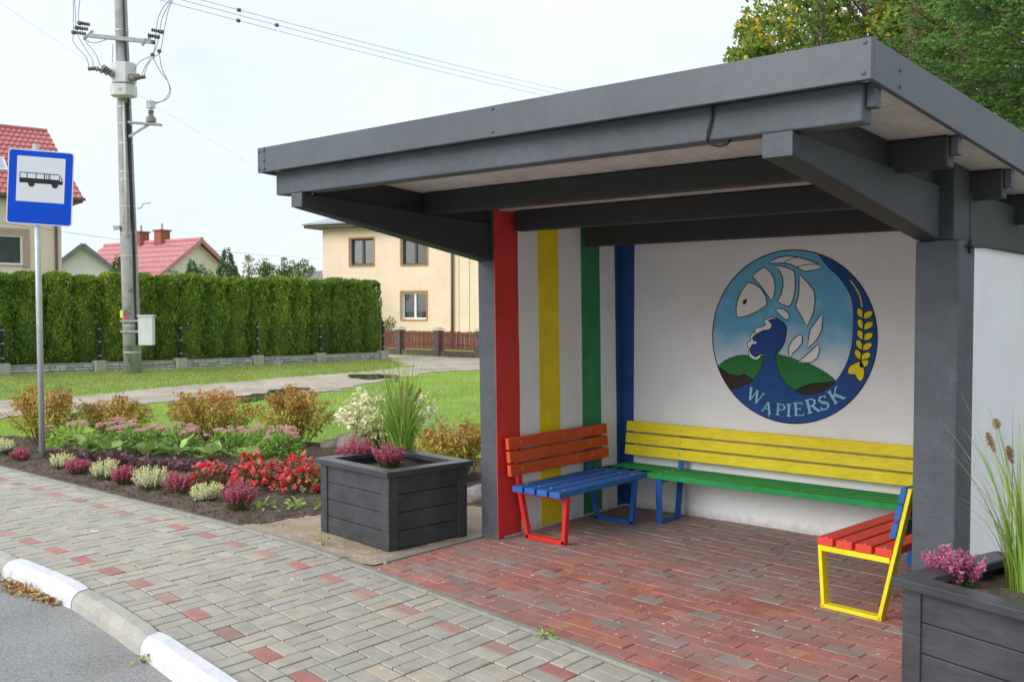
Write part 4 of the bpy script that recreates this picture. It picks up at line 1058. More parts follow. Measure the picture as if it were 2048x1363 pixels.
# eave and low hipped roof
ov = .62
b = MB(); fbox(b, fc, -ov, U1 + ov, zE + .001, zE + .13, -9.5 - ov, ov); b.build("eave", "brown_eave", H1)
b = MB(); fbox(b, fc, -ov - .04, U1 + ov, zE + .135, zE + .20, ov - .02, ov + .10); b.build("gutter", "grey_eave", H1)
rise = 2.0; q0 = zE + .17; rd = 4.75
tile_plane(H1, "roof_sheet", fc.P(-ov, q0, ov), fc.P(U1 + ov, q0, ov), fc.P(U1 - 4.0, q0 + rise, -rd), fc.P(4.0, q0 + rise, -rd), 5, "silver_sheet", .3, .02, .02)
tile_plane(H1, "roof_sheet", fc.P(-ov, q0, -9.5 - ov), fc.P(-ov, q0, ov), fc.P(4.0, q0 + rise, -rd), fc.P(4.0, q0 + rise, -rd), 5, "silver_sheet", .3, .02, .02)
tile_plane(H1, "roof_sheet", fc.P(U1 + ov, q0, ov), fc.P(U1 + ov, q0, -9.5 - ov), fc.P(U1 - 4.0, q0 + rise, -rd), fc.P(U1 - 4.0, q0 + rise, -rd), 5, "silver_sheet", 0, 0, .02)
tile_plane(H1, "roof_sheet", fc.P(U1 + ov, q0, -9.5 - ov), fc.P(-ov, q0, -9.5 - ov), fc.P(4.0, q0 + rise, -rd), fc.P(U1 - 4.0, q0 + rise, -rd), 5, "silver_sheet", 0, 0, .02)
b = MB(); u = wC[1] - .38; zz = wC[2] + .2
for k in range(14):
    p = v3(fc.P(u + random.uniform(-.18, .18), zz + random.uniform(0, .35), -.235)); b.lathe(p, (0, 0, 1), [(0, .01), (.03, .04), (.06, .01)], 6)
b.cur = (.5, .15, .4); b.c = [(.5, .16, .42)] * len(b.v); b.build("window_flowers", "petal", H1)

# --- beige house with red tiled roof (left)
fc = Facade(125, 44.0, 52)
H2 = empty("beige_house", fc.P(0, 0), label="beige house with red tiled roof and rose window trim at the left edge", cat="house")
wA = fc.rect(6, 470, 45, 529)
uw0 = wA[1] - 2.05
wA = (uw0, wA[1], wA[2], wA[3])
zE = fc.sz(125, 404)[1]
uL = -13.0
walls(H2, fc, uL, 0, zE, 9.0, [wA], "beige_plaster")
window(H2, fc, wA, "pvc_white", "rose_trim", ["curtain", "curtain"], tw=.30, rev=.12)
b = MB(); ud = fc.sz(112, 500)[0]; b.tube([fc.P(ud, -.1, .08), fc.P(ud, zE, .08)], .06, 10); b.build("downpipe", "brown_eave", H2, smooth=True)
ovx = fc.sz(160, 402)[0]
b = MB(); fbox(b, fc, uL - .5, ovx, zE - .02, zE + .14, -9.4, .55); b.build("eave", "brown_eave", H2)
b = MB(); fbox(b, fc, uL - .5, ovx + .08, zE + .05, zE + .18, .552, .66); b.build("gutter", "brown_eave", H2)
rdp = -4.4; pr_ = on_plane(94, 263, fc.P(0, 0, rdp), fc.n); zr = float(pr_[2]); ur = float((pr_ - fc.p0) @ fc.e)
tile_plane(H2, "tile_row", fc.P(uL - .5, zE + .15, .55), fc.P(ovx, zE + .15, .55), fc.P(ur, zr, rdp), fc.P(uL + 2, zr, rdp), 14, "red_tile", .24, .022, .05)
tile_plane(H2, "tile_row", fc.P(ovx, zE + .15, .55), fc.P(ovx, zE + .15, -9.4), fc.P(ur, zr, rdp), fc.P(ur, zr, rdp), 14, "red_tile", .24, .022, .05)
tile_plane(H2, "roof_back", fc.P(ovx, zE + .15, -9.4), fc.P(uL - .5, zE + .15, -9.4), fc.P(uL + 2, zr, rdp), fc.P(ur, zr, rdp), 1, "red_tile", 0, 0, .02)
b = MB(); b.tube([fc.P(uL + 2, zr + .03, rdp), fc.P(ur, zr + .03, rdp)], .10, 8); b.build("ridge_cap", "red_tile", H2)
# roof window above the eave
t = .42; cpt = v3(fc.P(uL - .5, zE + .15, .55)).lerp(v3(fc.P(uL + 2, zr, rdp)), t)
sl = (v3(fc.P(0, zr, rdp)) - v3(fc.P(0, zE + .15, .55))).normalized(); ev = Vector(fc.e); rn = ev.cross(sl); rn = rn if rn.z > 0 else -rn
us_ = fc.sz(-8, 330)[0]
c0 = v3(fc.P(us_ - .9, zE + .15, .55)) + sl * 1.95
def rf(u, v, d): return c0 + ev * u + sl * v + rn * d
MB().prism([(0, 0), (1.55, 0), (1.55, 1.1), (0, 1.1)], rf, .02, .10).build("roof_window", "pvc_white", H2)
MB().flat([(.08, .08), (1.47, .08), (1.47, 1.02), (.08, 1.02)], rf, .105).build("roof_window_pane", "silver_sheet", H2)

# --- far house with red sheet roof and two brick chimneys
apex = at(404, 479, 62.0); zA = float(apex[2])
rg = -_Fh * math.cos(math.radians(54.4)) + _R * math.sin(math.radians(54.4))     # along the ridge towards us
cross = np.array([rg[1], -rg[0], 0]); cross = cross if cross @ _R > 0 else -cross
H3 = empty("red_roof_house", (apex[0], apex[1], 0), label="far house with red sheet-metal roof and two brick chimneys", cat="house")
zEv, half, Lr = 2.9, 4.3, 11.0
def hp(l, c, z): return tuple(np.array([apex[0], apex[1], 0]) - rg * l + cross * c + np.array([0, 0, z]))
b = MB()
b.add([hp(.5, -half + .5, -.2), hp(.5, half - .5, -.2), hp(.5, half - .5, zEv + .3), hp(.5, 0, zA - .12), hp(.5, -half + .5, zEv + .3)], [(0, 1, 2, 3, 4)])
b.add([hp(Lr - .5, -half + .5, -.2), hp(Lr - .5, half - .5, -.2), hp(Lr - .5, half - .5, zEv + .3), hp(Lr - .5, 0, zA - .12), hp(Lr - .5, -half + .5, zEv + .3)], [(0, 1, 2, 3, 4)])
for sgn in (-1, 1): b.add([hp(.5, sgn * (half - .5), -.2), hp(Lr - .5, sgn * (half - .5), -.2), hp(Lr - .5, sgn * (half - .5), zEv + .3), hp(.5, sgn * (half - .5), zEv + .3)], [(0, 1, 2, 3)])
b.build("wall", "pale_cream", H3, recalc=False)
tile_plane(H3, "roof_sheet", hp(Lr, -half, zEv), hp(0, -half, zEv), hp(0, 0, zA), hp(Lr, 0, zA), 9, "red_sheet", .35, .02, .05)
tile_plane(H3, "roof_sheet", hp(0, half, zEv), hp(Lr, half, zEv), hp(Lr, 0, zA), hp(0, 0, zA), 9, "red_sheet", .35, .02, .05)
for sgn in (-1, 1):
    MB().bar(hp(.02, 0, zA - .05), hp(.02, sgn * half, zEv - .05), .06, .24).build("barge_board", "red_sheet", H3)
MB().tube([hp(-.02, 0, zA + .05), hp(Lr, 0, zA + .05)], .12, 8).build("ridge_cap", "red_sheet", H3)
for l in (4.25, 6.6):
    b = MB(); b.hexa([hp(l + .38, -.35, zA - .6), hp(l - .38, -.35, zA - .6), hp(l - .38, .35, zA - .6), hp(l + .38, .35, zA - .6)], [hp(l + .38, -.35, zA + .72), hp(l - .38, -.35, zA + .72), hp(l - .38, .35, zA + .72), hp(l + .38, .35, zA + .72)])
    ch = b.build("chimney", "brick_red", H3)
    b = MB(); b.hexa([hp(l + .46, -.43, zA + .722), hp(l - .46, -.43, zA + .722), hp(l - .46, .43, zA + .722), hp(l + .46, .43, zA + .722)], [hp(l + .46, -.43, zA + .82), hp(l - .46, -.43, zA + .82), hp(l - .46, .43, zA + .82), hp(l + .46, .43, zA + .82)]); b.build("chimney_cap", "brick_red", ch)
    MB().tube([hp(l, 0, zA + .8), hp(l, 0, zA + 1.25)], .07, 8).build("flue", "steel", ch)

# --- white house with dark grey roof
apex = at(166, 489, 58.0); zA = float(apex[2])
cr = _R.copy(); bk = _Fh.copy(); a_ = math.radians(28); cr, bk = cr * math.cos(a_) + bk * math.sin(a_), bk * math.cos(a_) - cr * math.sin(a_)
H4 = empty("white_house", (apex[0], apex[1], 0), label="small white house with dark grey roof seen between beige and red-roofed houses", cat="house")
def hp(l, c, z): return tuple(np.array([apex[0], apex[1], 0]) + bk * l + cr * c + np.array([0, 0, z]))
half, zEv, Lr = 4.6, zA - 3.9, 10.0
b = MB()
for l in (.35, Lr - .35): b.add([hp(l, -half + .35, -.2), hp(l, half - .35, -.2), hp(l, half - .35, zEv + .28), hp(l, 0, zA - .05), hp(l, -half + .35, zEv + .28)], [(0, 1, 2, 3, 4)])
for sgn in (-1, 1): b.add([hp(.35, sgn * (half - .35), -.2), hp(Lr - .35, sgn * (half - .35), -.2), hp(Lr - .35, sgn * (half - .35), zEv + .28), hp(.35, sgn * (half - .35), zEv + .28)], [(0, 1, 2, 3)])
b.build("wall", "pale_plaster", H4, recalc=False)
tile_plane(H4, "tile_row", hp(Lr, -half, zEv), hp(0, -half, zEv), hp(0, 0, zA + .05), hp(Lr, 0, zA + .05), 10, "grey_tile", .3, .02, .06)
tile_plane(H4, "tile_row", hp(0, half, zEv), hp(Lr, half, zEv), hp(Lr, 0, zA + .05), hp(0, 0, zA + .05), 10, "grey_tile", .3, .02, .06)
for sgn in (-1, 1): MB().bar(hp(-.03, 0, zA), hp(-.03, sgn * half, zEv - .05), .08, .26).build("barge_board", "grey_tile", H4)

# --- far shed roof beside the cream house
pS = at(560, 545, 75.0)
H5 = empty("grey_shed", (pS[0], pS[1], 0), label="low grey tiled shed roof just left of the cream house", cat="shed")
def hp(l, c, z): return tuple(np.array([pS[0], pS[1], 0]) + _Fh * l + _R * c + np.array([0, 0, z]))
zS = float(pS[2])
b = MB(); b.hexa([hp(0, 0, -.2), hp(0, 9, -.2), hp(5, 9, -.2), hp(5, 0, -.2)], [hp(0, 0, zS - 1.3), hp(0, 9, zS - 1.3), hp(5, 9, zS - 1.3), hp(5, 0, zS - 1.3)]); b.build("wall", "pale_cream", H5)
tile_plane(H5, "tile_row", hp(-.3, -.3, zS - 1.25), hp(-.3, 9.3, zS - 1.25), hp(2.5, 9.3, zS + .25), hp(2.5, -.3, zS + .25), 7, "grey_eave", .35, .03, .06)
tile_plane(H5, "tile_row", hp(5.3, 9.3, zS - 1.25), hp(5.3, -.3, zS - 1.25), hp(2.5, -.3, zS + .25), hp(2.5, 9.3, zS + .25), 1, "grey_eave", 0, 0, .06)

# ================================================================== FENCES
# picket fence before the cream house
A, B_ = gp(700, 703), gp(1010, 717); B_ = A + (B_ - A) * 1.9
PF = empty("picket_fence", tuple(A), label="reddish brown picket fence with brick posts before the cream house", cat="fence")
d_ = unit((B_ - A)[None])[0]; nf = np.array([d_[1], -d_[0], 0]); nf = nf if nf @ _Fh < 0 else -nf; Lf = float(np.linalg.norm(B_ - A))
def pf(l, z, o=0.0): return tuple(A + d_ * l + nf * o + np.array([0, 0, z]))
def pbox(l0, l1, z0, z1, o0, o1, name, m_, par, bevel=0):
    b = MB(); b.hexa([pf(l0, z0, o1), pf(l1, z0, o1), pf(l1, z0, o0), pf(l0, z0, o0)], [pf(l0, z1, o1), pf(l1, z1, o1), pf(l1, z1, o0), pf(l0, z1, o0)]); return b.build(name, m_, par, bevel=bevel)
def l_at(px): 
    p = on_plane(px, 690, A, nf); return float((p - A) @ d_)
posts = [l_at(800), l_at(877), l_at(877) * 2 - l_at(800)]
posts = [posts[0] - (posts[1] - posts[0])] + posts + [posts[2] + k_ * (posts[1] - posts[0]) for k_ in (1, 2, 3, 4) if posts[2] + k_ * (posts[1] - posts[0]) < Lf - .2]
pbox(0, Lf, -.05, .20, -.07, .07, "plinth", "plinth", PF)
for l in posts:
    p = pbox(l - .14, l + .14, -.05, .93, -.14, .14, "post", "post_brick", PF)
    for k in range(9):
        pbox(l - .145, l + .145, .02 + k * .10, .10 + k * .10, -.145, .145, "brick_course", "post_brick", p)
    b = MB(); z = .96; b.hexa([pf(l - .2, z, .2), pf(l + .2, z, .2), pf(l + .2, z, -.2), pf(l - .2, z, -.2)], [pf(l - .08, z + .08, .08), pf(l + .08, z + .08, .08), pf(l + .08, z + .08, -.08), pf(l - .08, z + .08, -.08)]); b.build("post_cap", "pale_cap", p)
for z in (.38, .74): pbox(0, Lf, z, z + .055, -.045, -.005, "rail", "picket", PF)
npk = int(Lf / .082)
for i in range(npk):
    l = .04 + i * .082 + random.uniform(-.004, .004)
    if any(abs(l - q) < .19 for q in posts): continue
    h = .90 + random.uniform(-.012, .012); w = .029
    b = MB(); b.prism([(l - w, .235), (l + w, .235), (l + w, h - .03), (l + w * .5, h), (l - w * .5, h), (l - w, h - .03)], lambda u, v, dd: pf(u, v, dd), 0.0, .02); b.build("picket", "picket", PF)

# concrete fence base with black posts before the hedge
fx_ = [(-26.9, 5.5), (-26.6, 8.1), (-26.2, 10.5), (-25.75, 12.85), (-25.25, 15.0), (-24.95, 17.4), (-24.7, 19.6), (-24.6, 22.2)]
HF = empty("mesh_fence", (*fx_[2], 0), label="low concrete stone-pattern fence base with black posts before the hedge", cat="fence")
for i, (x, y) in enumerate(fx_):
    MB().box(x - .13, x + .13, y - .15, y + .15, -.05, .30).build("base_block", "concrete", HF, bevel=.01)
    p = MB().box(x - .03, x + .03, y - .03, y + .03, .30, 1.28).build("post", "black_metal", HF)
    for z in (.42, .80, 1.15): MB().box(x + .031, x + .045, y - .045, y + .045, z, z + .03).build("clip", "steel", p)
    if i + 1 < len(fx_):
        x2, y2 = fx_[i + 1]; a = Vector((x, y, 0)); c = Vector((x2, y2, 0)); dd = (c - a).normalized(); side_ = Vector((dd.y, -dd.x, 0)); side_ = side_ if side_.x > 0 else -side_
        L_ = (c - a).length
        b = MB(); b.bar(a + dd * .151 + Vector((0, 0, .10)), c - dd * .151 + Vector((0, 0, .10)), .05, .30); pan = b.build("concrete_panel", "slate_back", HF)
        b = MB()
        for r in range(3):
            l = .16
            while l < L_ - .2:
                w = random.uniform(.14, .42); w = min(w, L_ - .16 - l); o_ = .030 + random.uniform(0, .030); b.cur = tuple(np.array((.46, .455, .445)) * random.uniform(.72, 1.15))
                z0 = -.02 + r * .078 + random.uniform(-.006, .006); 
                p = a + dd * (l + w / 2) + side_ * (o_ - .01) + Vector((0, 0, z0 + .036)); b.bar(p - dd * (w / 2 - .008), p + dd * (w / 2 - .012), .03, .058)
                l += w
        b.build("stone_relief", "slate_relief", pan)
        b = MB(); b.bar(a + dd * .151 + Vector((0, 0, .235)), c - dd * .151 + Vector((0, 0, .235)), .075, .03); b.build("coping", "concrete", pan)
        b = MB(); nvert = int(L_ / .05)
        for k in range(nvert):
            q = a + dd * (k + .5) * L_ / nvert; b.tube([q + Vector((0, 0, .28)), q + Vector((0, 0, 1.26))], .0022, 3, False)
        for z in (.30, .50, .70, .90, 1.10, 1.25): b.tube([a + Vector((0, 0, z)), c + Vector((0, 0, z))], .0028, 3, False)
        b.build("wire_panel", "black_metal", HF, recalc=False)

# ================================================================== POWER POLE AND WIRES
p0 = gp(266, 746); UP = empty("power_pole", tuple(p0), label="concrete power pole with switch box, insulators and small grey cabinet", cat="utility pole")
pxm = FPX / float((p0 - np.array([0, 0, CAMH])) @ _F)
def pp(dx, z, dy=0.0):      # metres to the right of the pole foot, height, metres away from us
    return tuple(p0 + _R * dx + _Fh * dy + np.array([0, 0, z]))
def q(px, py, dy=0.0):      # picture position on the pole's own plane
    dx = (px - 266) / pxm; z = CAMH + (HOR - py) / pxm; return pp(dx, z, dy)
axis = lambda z: -.0200 * z
MB().tube([pp(axis(z), z) for z in (-.2, 3, 6, 9, 12.2)], [.232, .215, .190, .163, .138], 20).build("shaft", "concrete_pole", UP, smooth=True)
for z in (.55, 1.25, 3.1, 3.7, 4.4, 5.1, 5.3, 6.05, 6.56, 7.0, 9.0): 
    r = .232 - .0077 * z; MB().lathe(pp(axis(z), z), (0, 0, 1), [(0, r + .004), (.001, r + .009), (.035, r + .009), (.036, r + .004)], 20).build("strap", "galvanised", UP)
b = MB()
for k, dx in enumerate((.125, .165, .195)):
    zt = 12.0 if k == 1 else (7.1 if k == 0 else 6.5)
    b.tube([pp(axis(z) + dx + (.0 if z < 8 else -.03) + .012 * math.sin(z * 1.7 + k), z, -.14) for z in np.linspace(.75, zt, 16)], .022, 6)
b.build("cable", "cable", UP, smooth=True)
MB().tube([pp(axis(3.8) + .05, 3.6, -.21), pp(axis(7) + .06, 7.15, -.19)], .028, 8).build("conduit", "enclosure", UP, smooth=True)
# cross arm with two stand-off brackets and six strings of insulators
armL, armR = Vector(q(196, 83, -.25)), Vector(q(318, 95, -.25))
b = MB(); b.bar(armL, armR, .09, .10); b.build("cross_arm", "steel", UP)
for (x1, y1, x2, y2) in ((187, 92, 202, 73), (301, 103, 316, 83)):
    MB().bar(q(x1, y1, -.3), q(x2, y2, -.2), .08, .06).build("bracket", "steel", UP)
def insul(a, c, n, r, core=.02, m_="porcelain", name="insulator"):
    a, c = Vector(a), Vector(c); L_ = (c - a).length; pr = [(0, core)]
    for i in range(n):
        d0 = L_ * (i + .25) / n; w = L_ / n * .5; pr += [(d0, core), (d0 + w * .25, r), (d0 + w * .6, r * .9), (d0 + w, core)]
    pr.append((L_, core)); return MB().lathe(a, c - a, pr, 12).build(name, m_, UP)
for (x1, y1, x2, y2, fx0) in ((198, 62, 178, 59, 0), (194, 71, 172, 68, 0), (190, 80, 166, 77, 0), (318, 72, 338, 76, 1), (311, 82, 330, 86, 1), (304, 92, 321, 96, 1)):
    insul(q(x1, y1, -.25), q(x2, y2, -.25), 5, .055); e_ = q(x2, y2, -.25)
    MB().lathe(Vector(e_) - Vector((0, 0, .05)), (0, 0, 1), [(0, .03), (.02, .065), (.08, .065), (.1, .03)], 10).build("clamp", "porcelain", UP)
# switch box: octagonal upper and lower tanks with slanted bushings
def octo(cx, y0, y1, w, name):
    t, bt = q(cx, y0, -.32), q(cx, y1, -.32); hw = w / 2; ch = .16
    P = [(-hw, -hw + ch), (-hw + ch, -hw), (hw - ch, -hw), (hw, -hw + ch), (hw, hw - ch), (hw - ch, hw), (-hw + ch, hw), (-hw, hw - ch)]
    f = lambda u, v, d: tuple(np.array(q(cx, 100, -.34)) * np.array([1, 1, 0]) + _R * u + _Fh * v * .8 + np.array([0, 0, d]))
    return MB().prism(P, f, bt[2], t[2]).build(name, "enclosure", UP, bevel=.015)
octo(266, 139, 178, .58, "switch_box"); octo(265, 181, 203, .62, "switch_tank")
MB().bar(q(266, 195, -.72), q(272, 195, -.72), .01, .07).build("type_plate", "steel", UP)
for (x1, y1, x2, y2) in ((252, 166, 222, 155), (248, 160, 236, 152), (283, 168, 308, 172), (284, 172, 300, 175)):
    insul(q(x1, y1, -.55), q(x2, y2, -.75), 4, .085, .045, "bushing", "bushing")
for (x1, y1, x2, y2) in ((224, 156, 210, 157), (303, 174, 319, 172)): MB().tube([q(x1, y1, -.75), q(x2, y2, -.75)], .05, 8).build("terminal", "porcelain", UP)
# lower bracket with a single post device
MB().bar(q(270, 251, -.2), q(334, 256, -.2), .16, .05).build("platform", "steel", UP)
MB().bar(q(270, 279, -.2), q(310, 255, -.2), .04, .06).build("strut", "steel", UP)
b = MB(); b.lathe(q(314, 253, -.2), (0, 0, 1), [(0, .09), (.04, .13), (.13, .13), (.19, .08), (.25, .05), (.27, .085), (.30, .05), (.32, .085), (.35, .05)], 14); b.build("transformer", "bushing", UP, smooth=False)
MB().bar(q(314, 224, -.2), q(314, 209, -.2), .17, .17, (0, 1, 0)).build("cap_box", "enclosure", UP, bevel=.01)
for (x1, y1) in ((320, 121), (333, 114)): MB().lathe(q(x1, y1 + 3, -.25), (0, 0, 1), [(0, .02), (.02, .055), (.08, .055), (.1, .02)], 10).build("connector", "porcelain", UP)
# looping jumper leads
def lead(pts, r=.009):
    P = [Vector(q(x, y, d)) for x, y, d in pts]; S = []
    for i in range(len(P) - 1):
        g = lambda j: P[max(0, min(len(P) - 1, j))]
        for k in range(5):
            t = k / 5; p0_, p1_, p2_, p3_ = g(i-1), g(i), g(i+1), g(i+2)
            S.append(.5 * (2*p1_ + (p2_-p0_)*t + (2*p0_-5*p1_+4*p2_-p3_)*t*t + (3*p1_-p0_-3*p2_+p3_)*t**3))
    S.append(P[-1]); MB().tube(S, r, 5).build("jumper_lead", "wire", UP, smooth=True, recalc=False)
for L_ in ([(158, 0, 0), (164, 40, -.2), (165, 78, -.25), (170, 98, -.4), (190, 120, -.6), (205, 135, -.7), (211, 155, -.75)],
           [(160, 0, 0), (168, 35, -.2), (171, 68, -.25), (182, 92, -.4), (200, 116, -.6), (216, 138, -.7), (219, 153, -.75)],
           [(172, 0, 0), (175, 30, -.2), (177, 60, -.25), (195, 98, -.4), (214, 118, -.6), (226, 135, -.7), (231, 151, -.7)],
           [(352, 5, 0), (338, 25, -.1), (330, 50, -.2), (326, 84, -.25), (321, 118, -.25), (305, 140, -.6), (296, 160, -.7)],
           [(352, 8, 0), (343, 30, -.1), (336, 55, -.2), (333, 84, -.25), (325, 115, -.3), (315, 150, -.6), (312, 170, -.75)],
           [(354, 10, 0), (348, 30, -.1), (342, 70, -.2), (335, 112, -.25), (322, 133, -.4), (318, 150, -.6), (317, 170, -.75)],
           [(320, 123, -.25), (332, 150, -.2), (347, 170, -.2), (353, 190, -.2), (345, 206, -.2), (322, 213, -.2)],
           [(333, 117, -.25), (336, 145, -.2), (348, 172, -.2), (351, 190, -.2), (340, 207, -.2), (322, 215, -.2)],
           [(192, 92, -.3), (200, 98, -.3), (215, 97, -.3), (228, 90, -.2)], [(266, 95, -.2), (272, 120, -.25), (270, 139, -.3)], [(241, 98, -.2), (240, 120, -.2), (239, 140, -.2)]): lead(L_)
# cabinet, tags, aerial hook
MB().bar(q(303, 689, -.30), q(303, 632, -.30), .37, .20, tuple(_Fh)).build("cabinet", "enclosure", UP, bevel=.012)
MB().bar(q(303, 632.5, -.30), q(303, 629.5, -.30), .42, .25, tuple(_Fh)).build("cabinet_lid", "enclosure", UP, bevel=.006)
for y in (641, 662): MB().bar(q(250, y, -.26), q(292, y, -.26), .06, .05).build("cabinet_clamp", "steel", UP)
MB().bar(q(252, 635, -.245), q(252, 620, -.245), .075, .008, tuple(_Fh)).build("tag", "yellow_tag", UP)
MB().bar(q(260, 638, -.25), q(260, 631, -.25), .10, .008, tuple(_Fh)).build("tag", "red_tag", UP)
MB().tube([q(279, 418, 0), q(287, 417, 0), q(290, 409, 0), q(306, 407, 0)], .014, 6).build("aerial_hook", "steel", UP)
MB().bar(q(238, 458, -.2), q(250, 457, -.2), .1, .10).build("bracket", "steel", UP)

def wire(name, pts, r, label, grp=None):
    P = [Vector(p) for p in pts]; n = 40; S = []
    a, c, sag = P[0], P[1], pts[2] if len(pts) > 2 else 0
    for i in range(n + 1):
        t = i / n; p = a.lerp(c, t) - Vector((0, 0, 1)) * (pts[2] if len(pts) > 2 else 0) * 4 * t * (1 - t); S.append(p)
    o = MB().tube(S, r, 5).build(name, "wire", None, smooth=True, recalc=False); return tag(o, label, "power line", grp)
def wire2(a, c, sag, r, label, grp=None):
    a, c = Vector(a), Vector(c); S = [a.lerp(c, i / 40) - Vector((0, 0, sag * 4 * (i/40) * (1 - i/40))) for i in range(41)]
    return tag(MB().tube(S, r, 5).build("power_line", "wire", None, smooth=True, recalc=False), label, "power line", grp)
GRP = "overhead lines leaving the pole top"
for (xa, ya, xb, yb, nm) in ((297, 0, 1240, 224, "lowest of three overhead lines from the pole to the shelter roof"), (352, 3, 1240, 214, "middle of three overhead lines from the pole to the shelter roof"), (379, 0, 1240, 204, "topmost of three overhead lines from the pole to the shelter roof")):
    a = q(xa, ya, 0); c = at(xb, yb, 44.0); w = wire2(a, c, .12, .0065, nm, GRP)
    dirv = (Vector(c) - Vector(a)).normalized()
    t = {297: .125, 352: .150, 379: .075}[xa]
    pm = Vector(a).lerp(Vector(c), t) - Vector((0, 0, .12 * 4 * t * (1 - t))); MB().lathe(pm - dirv * .06, dirv, [(0, .01), (.02, .055), (.1, .055), (.12, .01)], 8).build("vibration_damper", "porcelain", w)
wire2(at(-60, -35, 30.0), at(640, 405, 60.0), .3, .0035, "thin faint wire slanting across the sky behind the pole")
wire2(at(-80, 432, 38.0), at(760, 518, 80.0), .5, .008, "low service wire crossing before the far roofs")

# ================================================================== HEDGE AND TREES
def thuja_mesh(seed):
    rg_ = np.random.default_rng(seed); H_ = 2.68; Rr = .43
    n = 5200
    z = H_ * rg_.random(n) ** .9; top = rg_.random(n) < .14; a = rg_.uniform(0, 2 * PI, n)
    prof = lambda zz: Rr * np.clip(1.02 - .10 * (zz / H_), 0, 2) * np.sqrt(np.clip(1 - np.clip((zz - H_ * .9) / (H_ * .11), 0, 1) ** 2.2, .02, 1))
    lump = 1 + .13 * np.sin(a * 3 + z * 2.3 + seed) + .10 * np.sin(a * 7 - z * 5 + seed * 2) + .07 * np.sin(z * 13 + a * 5)
    r = prof(z) * lump * rg_.uniform(.86, 1.03, n)
    r = np.where(top, prof(z * 0) * rg_.random(n) ** .5, r); zt = np.where(top, H_ * (.985 + .02 * np.sin(a * 3 + r * 9)) - .12 * (r / Rr) ** 3, z)
    P = np.c_[r * np.cos(a), r * np.sin(a), zt]
    out = np.c_[np.cos(a), np.sin(a), 0 * a]
    D = out * rg_.uniform(.25, .9, (n, 1)) + np.array([0, 0, 1.0]) * rg_.uniform(.35, 1.1, (n, 1)) + rg_.normal(0, .35, (n, 3))
    Nn = np.cross(D, rg_.normal(size=(n, 3))) + out * .6
    pal = np.array([(.085, .14, .026), (.105, .165, .030), (.068, .115, .022), (.15, .165, .035), (.13, .19, .04), (.19, .15, .04)])
    clump = (np.sin(a * 2.1 + z * 1.9 + seed) > .55); pr = rg_.random(n)
    idx = np.where(clump & (pr < .35), 3, np.where(pr > .97, 5, rg_.choice([0, 1, 2, 4], n, p=[.35, .25, .25, .15])))
    col = pal[idx] * rg_.uniform(.8, 1.2, (n, 1))
    return leaf_cards(P - unit(D) * .03, D, Nn, rg_.uniform(.07, .13, n), rg_.uniform(.032, .058, n), col, .15)
def thuja_core(seed):
    b = MB(); prof = [(0, .32), (.5, .36), (1.2, .35), (1.9, .33), (2.35, .30), (2.53, .2), (2.58, .02)]
    b.cur = (.06, .10, .02); b.lathe((0, 0, 0), (0, 0, 1), prof, 12); return b
protos = []
ys = np.arange(8.5, 22.2, .72); xh = lambda y: np.interp(y, [p[1] for p in fx_], [p[0] for p in fx_]) - .72
k = 0
ORD = ["first", "second", "third", "fourth", "fifth", "sixth", "seventh", "eighth", "ninth", "tenth", "eleventh", "twelfth", "thirteenth", "fourteenth", "fifteenth", "sixteenth", "seventeenth", "eighteenth", "nineteenth", "twentieth", "twenty-first"]
for i, y in enumerate(ys):
    rz = random.choice((0, 1.57, 3.14, 4.71)) + random.uniform(-.3, .3); sc = random.uniform(.85, 1.0)
    hz = random.uniform(.968, 1.018)
    LBL = ORD[len(ys) - 1 - i] + " clipped thuja from the right end of the tall green hedge"
    if i == len(ys) - 1: hz *= .99
    if i < 4:
        t = empty("thuja", (xh(y), y, 0), 0); V, F, C_ = thuja_mesh(i + 3)
        bulk("foliage", V, F, "thuja", t, C_); thuja_core(i).build("trunk_core", "thuja", t, world=False, smooth=True, recalc=False)
        t.rotation_euler = (0, 0, rz); t.scale = (sc, sc, hz); tag(t, LBL, "hedge plant", "thujas in the clipped hedge"); protos.append(t)
    else:
        copy_tree(random.choice(protos), (xh(y) + random.uniform(-.05, .05), y, 0), rz, (sc, sc, hz), label=LBL)

